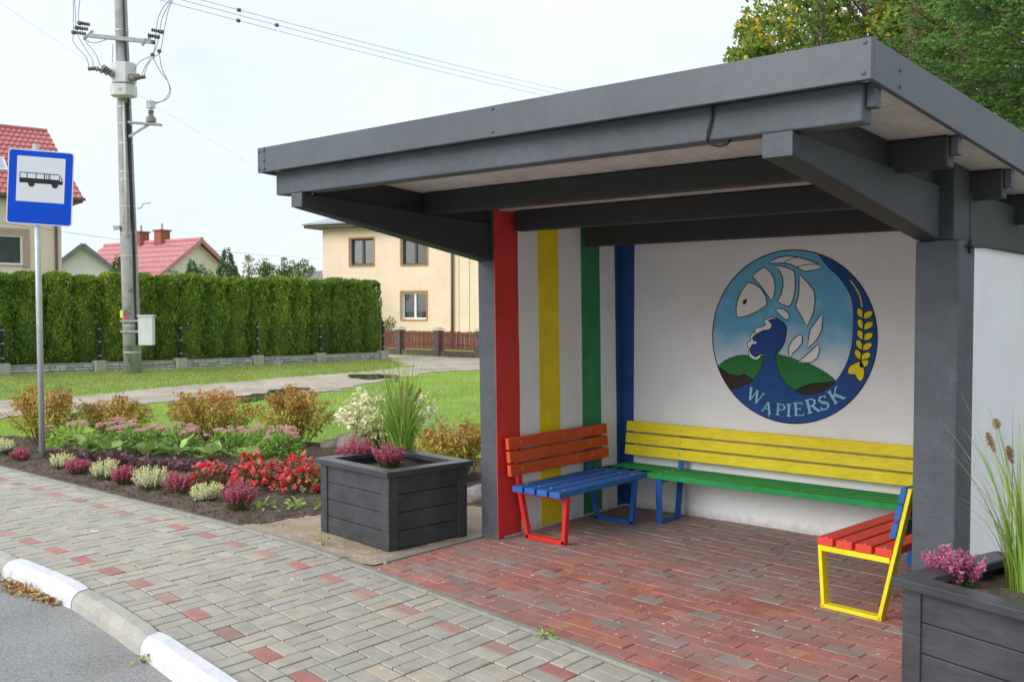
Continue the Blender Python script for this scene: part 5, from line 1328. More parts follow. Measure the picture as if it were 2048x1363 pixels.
def blob_tree(name, loc, h, w, pal, n, leaf, label, cat="tree", conical=False, trunk=True, weights=None, loose=0.0, z0=.15):
    """small background tree or bush: trunk, limbs and a crown of separate leaves"""
    t = empty(name, loc, label=label, cat=cat)
    if conical:
        z = h * (1 - RNG.random(n) ** .62 * (1 - z0 * .5)); a = RNG.uniform(0, 2 * PI, n)
        tier = .72 + .28 * np.abs(np.sin(z * 9 / h * 2.2 + 2 * np.sin(a * 3)))
        r = w * (1 - z / h) ** .85 * tier * np.sqrt(RNG.uniform(.35, 1, n)); P = np.c_[r * np.cos(a), r * np.sin(a), z]
        D = np.c_[np.cos(a), np.sin(a), np.full(n, .25)] + RNG.normal(0, .35, (n, 3))
    else:
        nc = 16 + int(loose * 10); cs = []
        for i in range(nc):
            d = sph(1)[0]; q_ = RNG.random() ** .5
            cs.append((np.array([d[0] * w * .72, d[1] * w * .72, h * (.58 + .34 * d[2])]) * np.array([q_, q_, 1]), w * RNG.uniform(.22, .42) * (1 - .35 * loose)))
        idx = RNG.integers(0, nc, n); C0 = np.array([c[0] for c in cs])[idx]; R0 = np.array([c[1] for c in cs])[idx]
        d = sph(n); P = C0 + d * (R0 * RNG.random(n) ** .4)[:, None]; D = d + RNG.normal(0, .6, (n, 3))
    col = pick(pal, n, .16, weights)
    V, F, C_ = leaf_cards(P, D, RNG.normal(size=(n, 3)), leaf * RNG.uniform(.7, 1.3, n), leaf * .55 * RNG.uniform(.7, 1.3, n), col)
    bulk("crown", V, F, "needles" if conical else "leaf", t, C_)
    b = MB(); b.tube([(0, 0, -.1), (.02, 0, h * .35), (0, .02, h * .7), (0, 0, h * .93)], [w * .07 + .02, w * .05 + .015, w * .03 + .01, .006], 7)
    if not conical:
        for c, r in cs: b.tube([(0, 0, h * .3), tuple(c * np.array([.5, .5, .85])), tuple(c)], [.025, .015, .006], 5)
    b.build("trunk", "bark", t, world=False, recalc=False)
    return t
def ground_under(px, depth): p = at(px, HOR, depth); return (float(p[0]), float(p[1]), 0.0)
def h_for(py, depth): return CAMH + (HOR - py) / FPX * depth
BLU = [(.075, .15, .085), (.09, .17, .10), (.06, .12, .065)]
GRN = [(.10, .17, .045), (.13, .20, .06), (.08, .14, .04), (.20, .22, .08)]
OLV = [(.16, .19, .07), (.20, .22, .09), (.13, .16, .06), (.24, .24, .12)]
blob_tree("conifer", ground_under(455, 41), h_for(496, 41), 1.35, BLU, 4200, .14, "pointed blue-green conifer above the hedge beside the red-roofed house", conical=True)
blob_tree("conifer", ground_under(385, 43), h_for(520, 43), 1.15, BLU, 3400, .14, "low blue-green conifer before the pale gable above the hedge", conical=True)
blob_tree("conifer", ground_under(236, 42), h_for(512, 42), .95, [(.07, .13, .05), (.09, .15, .06)], 2800, .14, "dark conifer just left of the pole above the hedge", conical=True)
blob_tree("small_tree", ground_under(410, 44), h_for(510, 44), .75, OLV, 1100, .13, "thin olive-leaved tree before the pale gable", loose=.6)
blob_tree("small_tree", ground_under(349, 42), h_for(522, 42), .40, GRN, 500, .12, "little green tree before the red roof right of the pole", loose=.5)
blob_tree("small_tree", ground_under(498, 43), h_for(498, 43), .62, OLV, 900, .12, "tall thin tree just right of the pointed conifer", loose=.8)
blob_tree("small_tree", ground_under(532, 42), h_for(517, 42), .9, GRN, 1500, .12, "green bushy tree above the middle of the hedge", loose=.5)
blob_tree("small_tree", ground_under(570, 43), h_for(507, 43), .95, GRN, 1500, .12, "green tree with loose top shoots above the hedge", loose=.8)
blob_tree("small_tree", ground_under(608, 42), h_for(511, 42), .75, GRN, 1100, .12, "green tree above the hedge next to the shed roof", loose=.8)
blob_tree("garden_bush", ground_under(762, 38), 1.55, .75, [(.20, .20, .10), (.24, .20, .10), (.15, .17, .07)], 1600, .09, "brownish bush behind the picket fence at the hedge end", "bush")

# --- spruces behind the shelter
def shoots(L_):
    S = []
    ax = lambda t: np.array([t * L_, 0.0, L_ * (-.10 * t + .16 * t * t)])
    S.append((ax(.55), ax(1.0), 1))
    n = int(L_ / .16)
    for i in range(n):
        t = .10 + .88 * (i + RNG.random() * .6) / n
        for sg_ in (-1, 1):
            ln = (.50 * (1 - t) + .085) * L_ * RNG.uniform(.75, 1.15) * (min(1, t / .22))
            th = math.radians(RNG.uniform(42, 62)); p = ax(t)
            d = np.array([math.cos(th), sg_ * math.sin(th), RNG.uniform(-.22, .12)])
            S.append((p, p + d * ln, 0))
            m_ = int(ln / .17)
            for j in range(m_):
                s = .2 + .75 * (j + .5) / max(m_, 1); b0 = p + d * ln * s; l2 = RNG.uniform(.13, .24) * (1.15 - .5 * s)
                for s2 in (-1, 1):
                    if RNG.random() < .85:
                        d2 = np.array([math.cos(th - s2 * .75), sg_ * math.sin(th - s2 * .75), RNG.uniform(-.25, .15)])
                        S.append((b0, b0 + d2 * l2, 0))
    return S
def branch_geo(L_, dens):
    S = shoots(L_); P, D, Cc = [], [], []
    Pn, Dn, Tn = [], [], []
    for p, q_, _ in S:
        ln = np.linalg.norm(q_ - p); n = max(3, int(ln * dens)); t = np.sort(RNG.random(n)); d = (q_ - p) / max(ln, 1e-6)
        Pn.append(p + np.outer(t, q_ - p)); r = RNG.normal(size=(n, 3)); r -= np.outer(r @ d, d); r = unit(r)
        Dn.append(d * .75 + r * .8 + np.array([0, 0, .15])); Tn.append(t * min(1, ln / .1))
    P = np.concatenate(Pn); D = unit(np.concatenate(Dn)); T = np.concatenate(Tn); n = len(P)
    side_ = unit(np.cross(D, RNG.normal(size=(n, 3)))) * .0042
    ln = RNG.uniform(.022, .034, (n, 1))
    V = np.stack([P - side_, P + side_, P + D * ln], 1).reshape(-1, 3)
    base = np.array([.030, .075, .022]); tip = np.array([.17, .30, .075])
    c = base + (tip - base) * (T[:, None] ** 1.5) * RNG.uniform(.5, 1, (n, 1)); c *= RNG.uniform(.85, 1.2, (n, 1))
    return V, np.arange(n * 3).reshape(-1, 3), np.repeat(c, 3, 0)
PB = {}
for L_ in (.45, .9, 1.4, 1.9):
    PB[L_] = [branch_geo(L_, 230) for _ in range(2)]
PBlow = {L_: branch_geo(L_, 22) for L_ in PB}
def spruce(px, depth, h, rmax, label, zlo, zhi, step=.26, gap=0.0, dz=0.0, tintf=(1, 1, 1)):
    loc = ground_under(px, depth); t = empty("spruce_tree", loc, label=label, cat="tree", group="spruces behind the shelter")
    parts = []; tb = MB()
    tb.tube([(0, 0, -.1), (0, 0, h * .3), (.01, 0, h * .7), (0, 0, h)], [.028 * h * .6 + .02, .022 * h * .6 + .02, .05, .008], 9)
    z = .5
    while z < h - .12:
        L0 = rmax * (1 - z / h) ** .8 + .10
        nb_ = 6 if L0 > .5 else 5; a0 = RNG.uniform(0, 2 * PI)
        for i in range(nb_):
            if RNG.random() < gap: continue
            a = a0 + 2 * PI * i / nb_ + RNG.normal(0, .18); L_ = L0 * RNG.uniform(.8, 1.15)
            key = min(PB, key=lambda q_: abs(q_ - L_)); zz = z + RNG.uniform(-.08, .08)
            V, F, C_ = PB[key][RNG.integers(2)] if zlo < z < zhi else PBlow[key]
            s = L_ / key; el = math.radians(8 + 38 * (z / h) ** 2 - 14 * (1 - z / h)); ca, sa, ce, se = math.cos(a), math.sin(a), math.cos(el), math.sin(el)
            Rm = np.array([[ca * ce, -sa, -ca * se], [sa * ce, ca, -sa * se], [se, 0, ce]])
            sv = np.array([s, s, s]); parts.append(((V * sv) @ Rm.T + np.array([0, 0, zz]), F, C_ * RNG.uniform(.85, 1.15) * np.array(tintf)))
            e1, e2 = Rm @ np.array([L_ * .5, 0, -.01 * L_]), Rm @ np.array([L_ * .95, 0, .05 * L_])
            tb.tube([(0, 0, zz), tuple(e1 + np.array([0, 0, zz])), tuple(e2 + np.array([0, 0, zz]))], [.016, .010, .003], 4, False)
        z += step * (.7 + .6 * (1 - z / h))
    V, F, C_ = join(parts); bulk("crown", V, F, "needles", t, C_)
    tb.build("trunk", "bark", t, world=False, smooth=True, recalc=False)
    return t
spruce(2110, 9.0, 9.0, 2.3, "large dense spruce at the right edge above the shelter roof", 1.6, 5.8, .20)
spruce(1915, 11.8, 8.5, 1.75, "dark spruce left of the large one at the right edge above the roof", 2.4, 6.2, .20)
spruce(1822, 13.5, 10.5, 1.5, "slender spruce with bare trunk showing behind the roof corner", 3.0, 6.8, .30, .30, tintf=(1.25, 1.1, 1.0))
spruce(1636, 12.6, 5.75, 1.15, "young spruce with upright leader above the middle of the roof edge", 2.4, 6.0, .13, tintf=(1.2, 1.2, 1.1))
spruce(2420, 8.2, 9.0, 2.6, "added out-of-view spruce shading the white outer wall of the shelter", 99, 99, .3)  # unseen tree, added to darken the outer side of the shelter
spruce(3300, 6.2, 9.0, 2.4, "added out-of-view spruce shading the shelter side towards the street", 99, 99, .3)  # also unseen, added for its shade on the shelter

# --- lime tree turning yellow
LT = empty("lime_tree", ground_under(1790, 17.0), label="lime tree with yellowing autumn leaves behind the spruces", cat="tree")
cs = []
for i in range(135):
    d = sph(1)[0]; q_ = RNG.random() ** .38
    cs.append(np.array([d[0] * 2.95 * q_, d[1] * 2.95 * q_, 6.2 + d[2] * 3.3 * q_]))
cs = np.array(cs); n = 46000; idx = RNG.integers(0, len(cs), n)
P = cs[idx] + sph(n) * (RNG.uniform(.25, .62, len(cs))[idx] * RNG.random(n) ** .4)[:, None]
yel = RNG.random(len(cs))[idx]; u = RNG.random(n)
g1 = pick([(.13, .20, .035), (.17, .25, .045), (.10, .16, .03)], n, .15); y1 = pick([(.55, .40, .04), (.45, .38, .06), (.40, .27, .04)], n, .12)
col = np.where((u < .05 + .26 * (yel > .72))[:, None], y1, g1)
V, F, C_ = leaf_cards(P, RNG.normal(size=(n, 3)) + np.array([0, 0, -.7]), RNG.normal(size=(n, 3)), RNG.uniform(.07, .11, n), RNG.uniform(.065, .10, n), col, .2, .38)
bulk("crown", V, F, "leaf", LT, C_)
b = MB(); b.tube([(0, 0, -.1), (.05, 0, 2.5), (0, .1, 5), (.1, 0, 8.5)], [.24, .19, .13, .03], 12)
for c in cs: b.tube([(0, 0, max(2.4, c[2] - 2.2)), tuple(c * np.array([.5, .5, 1]) - np.array([0, 0, .5])), tuple(c)], [.05, .025, .008], 5, False)
b.build("trunk", "bark", LT, world=False, smooth=True, recalc=False)

# ================================================================== FLOWER BED
zb = lambda x, y: zbed(x, y) - .01
def heather(loc, w, h, color, label, group, z=None, seed=0):
    t = empty("heather", (loc[0], loc[1], zb(loc[0], loc[1]) if z is None else z), RNG.uniform(0, 6), label=label, cat="heather", group=group)
    n = 62; a = RNG.uniform(0, 2 * PI, n); r = w / 2 * np.sqrt(RNG.random(n)); lean_ = r / (w / 2) * RNG.uniform(.3, .8, n)
    base = np.c_[r * .55 * np.cos(a), r * .55 * np.sin(a), np.full(n, .0)]
    D = unit(np.c_[np.cos(a) * lean_, np.sin(a) * lean_, np.ones(n)] + RNG.normal(0, .08, (n, 3))); L_ = h * RNG.uniform(.72, 1.1, n) * (1 - .22 * (r / (w / 2)) ** 2)
    m_ = 40; tt = RNG.random((n, m_)) * .62 + .38
    P = (base[:, None] + D[:, None] * (L_[:, None] * tt)[..., None]).reshape(-1, 3) + RNG.normal(0, .0032, (n * m_, 3))
    Dn = np.repeat(D, m_, 0) * .5 + RNG.normal(0, .6, (n * m_, 3)) + np.array([0, 0, .15]); tip = tt.reshape(-1)
    col = pick(color[0], n * m_, .14); mixt = np.clip((tip - .8) / .2, 0, 1)[:, None]; col = col * (1 - mixt * .8) + np.array(color[1]) * mixt * .8
    bulk("flower_spikes", *leaf_cards(P, Dn, RNG.normal(size=P.shape), RNG.uniform(.011, .019, len(P)), RNG.uniform(.008, .013, len(P)), col)[:2], "petal", t, np.repeat(col, 4, 0))
    m2 = 16; tt = RNG.random((n, m2)) * .55; P = (base[:, None] + D[:, None] * (L_[:, None] * tt)[..., None]).reshape(-1, 3)
    col = pick([(.06, .11, .03), (.09, .14, .035), (.05, .08, .025)], len(P), .15)
    V, F, C_ = leaf_cards(P, np.repeat(D, m2, 0) + RNG.normal(0, .7, (len(P), 3)), RNG.normal(size=P.shape), RNG.uniform(.014, .024, len(P)), .006, col); bulk("foliage", V, F, "leaf", t, C_)
    b = MB()
    for i in range(0, n, 2): b.tube([tuple(base[i]), tuple(base[i] + D[i] * L_[i] * .8)], [.0022, .0012], 3, False)
    b.build("stems", "twig", t, world=False, recalc=False)
    return t
PINK = ([(.42, .085, .145), (.35, .06, .115), (.48, .14, .20)], (.52, .22, .24)); WHT = ([(.70, .69, .55), (.72, .70, .60), (.58, .60, .36)], (.55, .58, .16))
PINK2 = ([(.42, .10, .22), (.50, .16, .30), (.36, .07, .17)], (.55, .25, .36))
hs = [(-11.62, 4.66, "w", .30, .20), (-11.14, 4.64, "p", .33, .17), (-10.19, 4.66, "w", .27, .20), (-9.73, 4.62, "p", .31, .18), (-9.2, 4.63, "w", .32, .22), (-8.8, 4.62, "p", .29, .20), (-8.34, 4.64, "w", .33, .25), (-7.98, 4.70, "p", .31, .24), (-7.48, 4.68, "w", .31, .21), (-6.98, 4.66, "p", .30, .27)]
HL = ["white heather at the far left of the row along the pavement edging", "pink heather just left of the sign pole", "white heather first to the right of the sign pole", "pink heather between the first two white heathers right of the pole", "white heather third plant to the right of the sign pole", "pink heather fourth plant to the right of the sign pole",
      "white heather fifth plant to the right of the sign pole", "pink heather before the left end of the red begonias", "white heather nearest to the shelter in the row", "tall pink heather at the right end of the row"]
for (x, y, c, w, h), lb in zip(hs, HL): heather((x, y), w * RNG.uniform(.68, .86), h * RNG.uniform(.82, 1.0), WHT if c == "w" else PINK, lb, "heathers planted along the pavement edging")

def shrub(name, loc, w, h, pal, weights, label, group=None, n=3000, leaf=.058, lw=.46, heads=True, stems=46, matl="leaf", headpal=((.16, .09, .05), (.22, .12, .06), (.12, .08, .045))):
    t = empty(name, (loc[0], loc[1], zb(loc[0], loc[1])), RNG.uniform(0, 6), label=label, cat="shrub", group=group)
    m_ = stems; a = RNG.uniform(0, 2 * PI, m_); rr = np.sqrt(RNG.random(m_)); tipv = np.c_[rr * w / 2 * np.cos(a), rr * w / 2 * np.sin(a), h * (1 - .42 * rr ** 2.4) * RNG.uniform(.82, 1.06, m_)]
    b0 = np.c_[.16 * w * rr * np.cos(a), .16 * w * rr * np.sin(a), 0 * a]; ctrl = b0 * .4 + tipv * .6 * np.array([.75, .75, 1.1])
    sidx = RNG.integers(0, m_, n); tt = (.22 + .78 * RNG.random(n) ** .75)[:, None]
    P = b0[sidx] * (1 - tt) ** 2 + 2 * ctrl[sidx] * tt * (1 - tt) + tipv[sidx] * tt ** 2 + RNG.normal(0, .035, (n, 3)) * np.array([1, 1, .7])
    P[:, 2] = np.maximum(P[:, 2], .03)
    o_ = unit(np.c_[P[:, :2], np.zeros(n)] + 1e-6); D = o_ * .7 + RNG.normal(0, .55, (n, 3)) + np.array([0, 0, .05]) - np.array([0, 0, .35]) * (RNG.random((n, 1)) < .5)
    # colour by stem so that the bush has redder and greener branches
    sc_ = RNG.random(m_)[sidx]; col = pick(pal, n, .15, weights) * (1 + .25 * (sc_[:, None] - .5))
    if heads:
        low = pick([(.30, .31, .065), (.40, .36, .075), (.22, .27, .06), (.44, .33, .065)], n, .14); top_ = np.clip((P[:, 2:3] / h - .45) / .45 + RNG.normal(0, .25, (n, 1)), 0, 1)
        col = low * (1 - top_) + col * top_
    V, F, C_ = leaf_cards(P, D, np.array([0, 0, 1.0]) + RNG.normal(0, .45, (n, 3)), leaf * RNG.uniform(.6, 1.25, n), leaf * lw * RNG.uniform(.7, 1.25, n), col, .18)
    bulk("foliage", V, F, matl, t, C_)
    b = MB()
    for i in range(m_):
        q_ = [b0[i] * (1 - s) ** 2 + 2 * ctrl[i] * s * (1 - s) + tipv[i] * s * s for s in (0, .33, .66, 1)]; b.tube([tuple(v) for v in q_], [.0055, .0045, .0035, .002], 4, False)
    b.build("stems", "twig", t, world=False, recalc=False)
    if heads:
        hn = 34; parts = []
        for i in range(0, m_, 2):
            P2 = tipv[i] + np.c_[RNG.normal(0, .028, hn), RNG.normal(0, .028, hn), RNG.uniform(-.012, .018, hn)]
            parts.append(leaf_cards(P2, RNG.normal(size=(hn, 3)), RNG.normal(size=(hn, 3)), RNG.uniform(.010, .02, hn), RNG.uniform(.007, .014, hn), pick(list(headpal), hn, .2)))
        V, F, C_ = join(parts); bulk("seed_heads", V, F, "leaf", t, C_)["kind"] = "stuff"
    return t
ORP = [(.44, .165, .05), (.42, .26, .06), (.30, .24, .065), (.40, .115, .045), (.28, .14, .065), (.46, .33, .08)]
shrub("autumn_shrub", (-12.35, 5.45), 1.05, .74, ORP, [.18, .24, .28, .06, .12, .12], "olive-orange autumn shrub at the left edge behind the sign pole", "autumn-coloured shrubs in the flower bed")
shrub("autumn_shrub", (-12.0, 6.25), .98, .58, ORP, [.12, .26, .34, .04, .12, .12], "low olive-yellow autumn shrub just right of the sign pole", "autumn-coloured shrubs in the flower bed", 2800)
shrub("autumn_shrub", (-10.85, 6.89), 1.12, .72, ORP, [.34, .22, .08, .16, .10, .10], "bright orange autumn shrub in the middle of the flower bed", "autumn-coloured shrubs in the flower bed", 3600)
shrub("autumn_shrub", (-9.64, 7.25), 1.02, .72, ORP, [.14, .27, .29, .06, .10, .14], "yellow-olive autumn shrub left of the variegated bush", "autumn-coloured shrubs in the flower bed", 3400)
shrub("autumn_shrub", (-6.55, 6.85), .95, .58, ORP, [.12, .32, .28, .03, .07, .18], "yellowish autumn shrub behind the planter beside the shelter wall", "autumn-coloured shrubs in the flower bed", 3000)
shrub("variegated_dogwood", (-8.75, 8.0), 1.35, .74, [(.62, .60, .42), (.54, .56, .34), (.20, .29, .09), (.27, .35, .12), (.68, .66, .52)], [.30, .22, .16, .12, .20], "cream and green variegated bush behind the planter", None, 2400, .085, .46, False, 70)

SDH = []
for i in range(5):
    k_ = 70; aa = RNG.uniform(0, 2 * PI, k_); q_ = np.sqrt(RNG.random(k_)) * RNG.uniform(.036, .054); P2 = np.c_[q_ * np.cos(aa), q_ * np.sin(aa), .014 - q_ ** 2 * 8 + RNG.uniform(-.005, .005, k_)]
    V, F, C_ = leaf_cards(P2, RNG.normal(0, .5, (k_, 3)) + np.array([0, 0, .6]), RNG.normal(size=(k_, 3)), .014, .013, pick([(.66, .33, .37), (.70, .43, .44), (.58, .27, .31), (.62, .46, .38)], k_, .12))
    o = bulk("flower_head", V, F, "petal", None, C_); SDH.append(o.data); bpy.data.objects.remove(o)
def sedum(loc, w, h, label, nh=14, leafpal=None):
    t = empty("sedum", (loc[0], loc[1], zb(*loc)), label=label, cat="flowering plant", group="sedums with pink flower heads")
    n = 680; P = sph(n); P[:, 2] = np.abs(P[:, 2]); P = P * np.array([w / 2, w / 2, h * .88]) * (RNG.uniform(.55, 1, (n, 1)))
    D = unit(P * np.array([1, 1, .3])) + RNG.normal(0, .45, (n, 3)) + np.array([0, 0, .25])
    V, F, C_ = leaf_cards(P, D, np.array([0, 0, 1.0]) + RNG.normal(0, .4, (n, 3)), RNG.uniform(.045, .075, n), RNG.uniform(.022, .036, n), pick(leafpal or [(.20, .35, .07), (.26, .42, .11), (.15, .27, .06)], n, .13), .2)
    bulk("foliage", V, F, "leaf", t, C_)
    b = MB()
    for i in range(nh):
        a = RNG.uniform(0, 2 * PI); r = w / 2 * math.sqrt(RNG.random()); c = np.array([r * math.cos(a), r * math.sin(a), h * (1.02 - .3 * (r / w * 2) ** 2) + RNG.uniform(-.015, .02)])
        o = bpy.data.objects.new("flower_head", SDH[RNG.integers(len(SDH))]); COL.objects.link(o); o.parent = t; o.location = c; o.rotation_euler = (RNG.normal(0, .15), RNG.normal(0, .15), RNG.uniform(0, 6))
        b.tube([(c[0] * .3, c[1] * .3, 0), tuple(c)], [.005, .004], 4, False)
    b.build("stems", "twig", t, world=False, recalc=False)
SD = [((-11.5, 5.35), .62, .34, "bright green leafy sedum with pink heads right behind the sign pole", 9), ((-11.15, 5.85), .60, .36, "sedum with pink heads before the low olive shrub", 16), ((-10.65, 5.75), .60, .36, "sedum with dense pink heads between olive and orange shrubs", 20),
      ((-10.2, 6.05), .55, .34, "sedum with pink heads at the foot of the orange shrub", 16), ((-9.75, 6.4), .55, .33, "sedum with pale pink heads right of the orange shrub", 14), ((-8.95, 6.55), .55, .34, "sedum with pink heads behind the red begonias", 15), ((-9.35, 6.6), .5, .33, "sedum with few pink heads before the yellow-olive shrub", 10)]
for l, w, h, lb, nh in SD: sedum(l, w, h, lb, nh, [(.27, .44, .08), (.32, .48, .11), (.21, .36, .07)] if nh == 9 else None)

def big_leaf(par, base, az, el, ln, wd, col):
    b = MB(); b.cur = tuple(col); nu, nv = 7, 4; d = np.array([math.cos(az) * math.cos(el), math.sin(az) * math.cos(el), math.sin(el)]); sd = np.array([-math.sin(az), math.cos(az), 0]); nn = np.cross(d, sd); nn = nn if nn[2] > 0 else -nn
    for i in range(nu + 1):
        t = i / nu; w = wd / 2 * (math.sin(PI * min(1, .12 + .88 * t) ** .8) * .98 + .02)
        for j in range(nv + 1):
            s = (j / nv - .5) * 2; p = np.array(base) + d * (ln * t) + sd * (w * s) + nn * (.10 * ln * (abs(s) ** 1.5) - .22 * ln * t * t + .012 * math.sin(9 * t + 4 * s))
            b.add([tuple(p)], [])
    b.f = [(i*(nv+1)+j, (i+1)*(nv+1)+j, (i+1)*(nv+1)+j+1, i*(nv+1)+j+1) for i in range(nu) for j in range(nv)]
    return b.build("leaf", "leaf_glossy", par, world=False, smooth=True, recalc=False)
def bergenia(loc, n, label, pal, ln=.205):
    t = empty("bergenia", (loc[0], loc[1], zb(*loc)), label=label, cat="leafy plant", group="large-leaved bergenias")
    for i in range(n):
        az = 2 * PI * i / n + RNG.normal(0, .35); el = RNG.uniform(.25, 1.0); col = pick(pal, 1, .12)[0]
        st_ = np.array([math.cos(az) * .05, math.sin(az) * .05, RNG.uniform(.05, .12)]); L_ = ln * RNG.uniform(.75, 1.15)
        o = big_leaf(t, st_, az, el, L_, L_ * RNG.uniform(.6, .8), col)
        MB().tube([(0, 0, -.02), tuple(st_)], .006, 5, False).build("leaf_stalk", "twig", o, world=False, recalc=False)
BG = [(.16, .28, .06), (.20, .33, .085), (.24, .36, .12), (.15, .20, .04)]
for l, n, lb in (((-10.85, 5.28), 7, "bergenia with broad green leaves first right of the sign pole"), ((-10.45, 5.32), 7, "bergenia with upright broad leaves among the purple coral bells"), ((-10.1, 5.58), 7, "bergenia with olive leaves behind the purple coral bells"),
                 ((-9.78, 5.75), 8, "large-leaved bergenia in the middle of the bed"), ((-9.4, 5.95), 8, "bergenia with bronze-tinged upright leaves left of the begonias"), ((-8.85, 6.0), 7, "bergenia with pale green leaves just behind the begonias")): bergenia(l, n, lb, BG)

FLW = []
def flower_mesh(col, fl):
    k_ = 9; d = sph(k_) + np.array([0, 0, .35])
    V, F, C_ = leaf_cards(np.zeros((k_, 3)), d, RNG.normal(size=(k_, 3)), fl * RNG.uniform(.8, 1.2, k_), fl * RNG.uniform(.7, 1.0, k_), np.tile(col, (k_, 1)) * RNG.uniform(.85, 1.12, (k_, 1)), .2, .55)
    o = bulk("flower", V, F, "petal", None, C_); me = o.data; bpy.data.objects.remove(o); return me
for c_ in [(.68, .075, .085), (.72, .13, .15), (.64, .05, .055), (.74, .25, .27), (.70, .09, .09), (.72, .16, .20)]: FLW.append(flower_mesh(np.array(c_), .036))
def mound(name, loc, w, h, n, ln, lw, pal, label, cat, group, matl="leaf", flowers=None, ruffle=.6):
    t = empty(name, (loc[0], loc[1], zb(*loc)), label=label, cat=cat, group=group)
    P = sph(n); P[:, 2] = np.abs(P[:, 2]); P = P * np.array([w / 2, w / 2, h]) * RNG.uniform(.5, 1, (n, 1)); P[:, 2] = np.maximum(P[:, 2], .02)
    D = unit(P * np.array([1, 1, .3]) + 1e-6) + RNG.normal(0, ruffle, (n, 3))
    V, F, C_ = leaf_cards(P, D, np.array([0, 0, 1.0]) + RNG.normal(0, .6, (n, 3)), ln * RNG.uniform(.7, 1.25, n), lw * RNG.uniform(.7, 1.25, n), pick(pal, n, .16), .25, .5); bulk("foliage", V, F, matl, t, C_)
    b = MB()
    for i in range(0, n, 5): b.tube([(P[i][0] * .15, P[i][1] * .15, -.01), tuple(P[i])], [.004, .0025], 4, False)
    b.build("stems", "twig", t, world=False, recalc=False)
    if flowers:
        nf_, fp, fl = flowers; P = sph(nf_); P[:, 2] = np.abs(P[:, 2]) + .15; P = unit(P) * np.array([w / 2, w / 2, h]) * RNG.uniform(.85, 1.12, (nf_, 1))
        for i in range(nf_):
            me = FLW[RNG.integers(len(FLW))]; o = bpy.data.objects.new("flower", me); COL.objects.link(o); o.parent = t; o.location = P[i]; o.rotation_euler = tuple(RNG.uniform(-.8, .8, 3) * np.array([1, 1, 4])); k_ = RNG.uniform(.8, 1.2); o.scale = (k_, k_, k_)
    return t
PUR = [(.10, .045, .065), (.15, .07, .10), (.11, .05, .055), (.20, .12, .14)]
for l, lb in (((-10.95, 5.02), "purple-leaved coral bells first right of the sign pole"), ((-10.5, 5.02), "purple-leaved coral bells second from the sign pole"), ((-9.9, 5.12), "purple-leaved coral bells before the olive bergenia"), ((-9.55, 5.22), "purple-leaved coral bells with trailing stems in the bed middle"),
              ((-9.2, 5.36), "purple-leaved coral bells third from the red begonias"), ((-8.95, 5.5), "purple-leaved coral bells second from the red begonias"), ((-8.45, 5.45), "purple-leaved coral bells touching the red begonias")):
    mound("coral_bells", l, .36, .13, 110, .06, .055, PUR, lb, "leafy plant", "purple coral bells")
BEG = [(.13, .15, .045), (.17, .10, .05), (.10, .12, .04), (.22, .10, .045)]; RED = [(.64, .045, .055), (.70, .085, .10), (.58, .03, .035), (.72, .16, .18)]
for l, h, lb in (((-8.05, 5.08), .30, "red begonia at the left end of the begonia clump"), ((-7.98, 5.55), .34, "red begonia at the back left of the begonia clump"), ((-7.6, 5.28), .32, "red begonia in the front middle of the clump"), ((-7.55, 5.72), .36, "red begonia in the back middle of the clump"), ((-7.2, 5.52), .32, "red begonia right of the middle of the clump"), ((-6.95, 5.78), .31, "pinkish red begonia at the right end beside the planter")):
    mound("begonia", l, .46, h * .76, 150, .065, .055, BEG, lb, "flowering plant", "red begonias", "leaf_glossy", (46, RED, .036))
for l, lb in (((-6.85, 4.84), "small pale green seedling left of three near the planter"), ((-6.66, 5.0), "small pale green seedling in the middle of three near the planter"), ((-6.45, 5.2), "small pale green seedling closest to the planter")):
    mound("seedling", l, .16, .07, 26, .07, .032, [(.27, .38, .10), (.33, .43, .16)], lb, "seedling", "pale seedlings before the planter")
# stones along the back of the bed
def rock(loc, s, label):
    import bmesh
    bm = bmesh.new(); bmesh.ops.create_icosphere(bm, subdivisions=3, radius=1)
    o1 = RNG.uniform(0, 20)
    for v in bm.verts:
        k_ = 1 + .28 * mnoise.noise(v.co * 1.3 + Vector((o1, 0, 0))) + .07 * mnoise.noise(v.co * 5 + Vector((0, o1, 0))); v.co = Vector((v.co.x * s[0], v.co.y * s[1], v.co.z * s[2])) * k_
    me = bpy.data.meshes.new("boulder"); bm.to_mesh(me); bm.free(); me.materials.append(MATS["stone"]); me.polygons.foreach_set("use_smooth", [True] * len(me.polygons))
    o = bpy.data.objects.new("boulder", me); COL.objects.link(o); o.location = (loc[0], loc[1], s[2] * .35); o.rotation_euler = (0, 0, RNG.uniform(0, 6)); tag(o, label, "stone", "boulders edging the flower bed")
rock((-10.5, 7.45), (.22, .18, .12), "grey boulder between orange and olive shrubs"); rock((-9.15, 7.75), (.26, .2, .15), "rounded boulder at the foot of the variegated bush"); rock((-9.3, 7.55), (.14, .12, .09), "small stone beside the rounded boulder")
rock((-5.72, 6.28), (.13, .11, .11), "pale stone between planter and shelter wall"); rock((-10.2, 7.35), (.2, .15, .1), "dark flat boulder right of the orange shrub"); rock((-11.6, 7.0), (.18, .15, .1), "stone behind the low olive shrub")
b = MB(); a = gp(102, 852); c = gp(138, 852); MB
HB = empty("tube_rack", tuple(a), label="small bent silver tube rack on the lawn behind the sign pole", cat="rack")
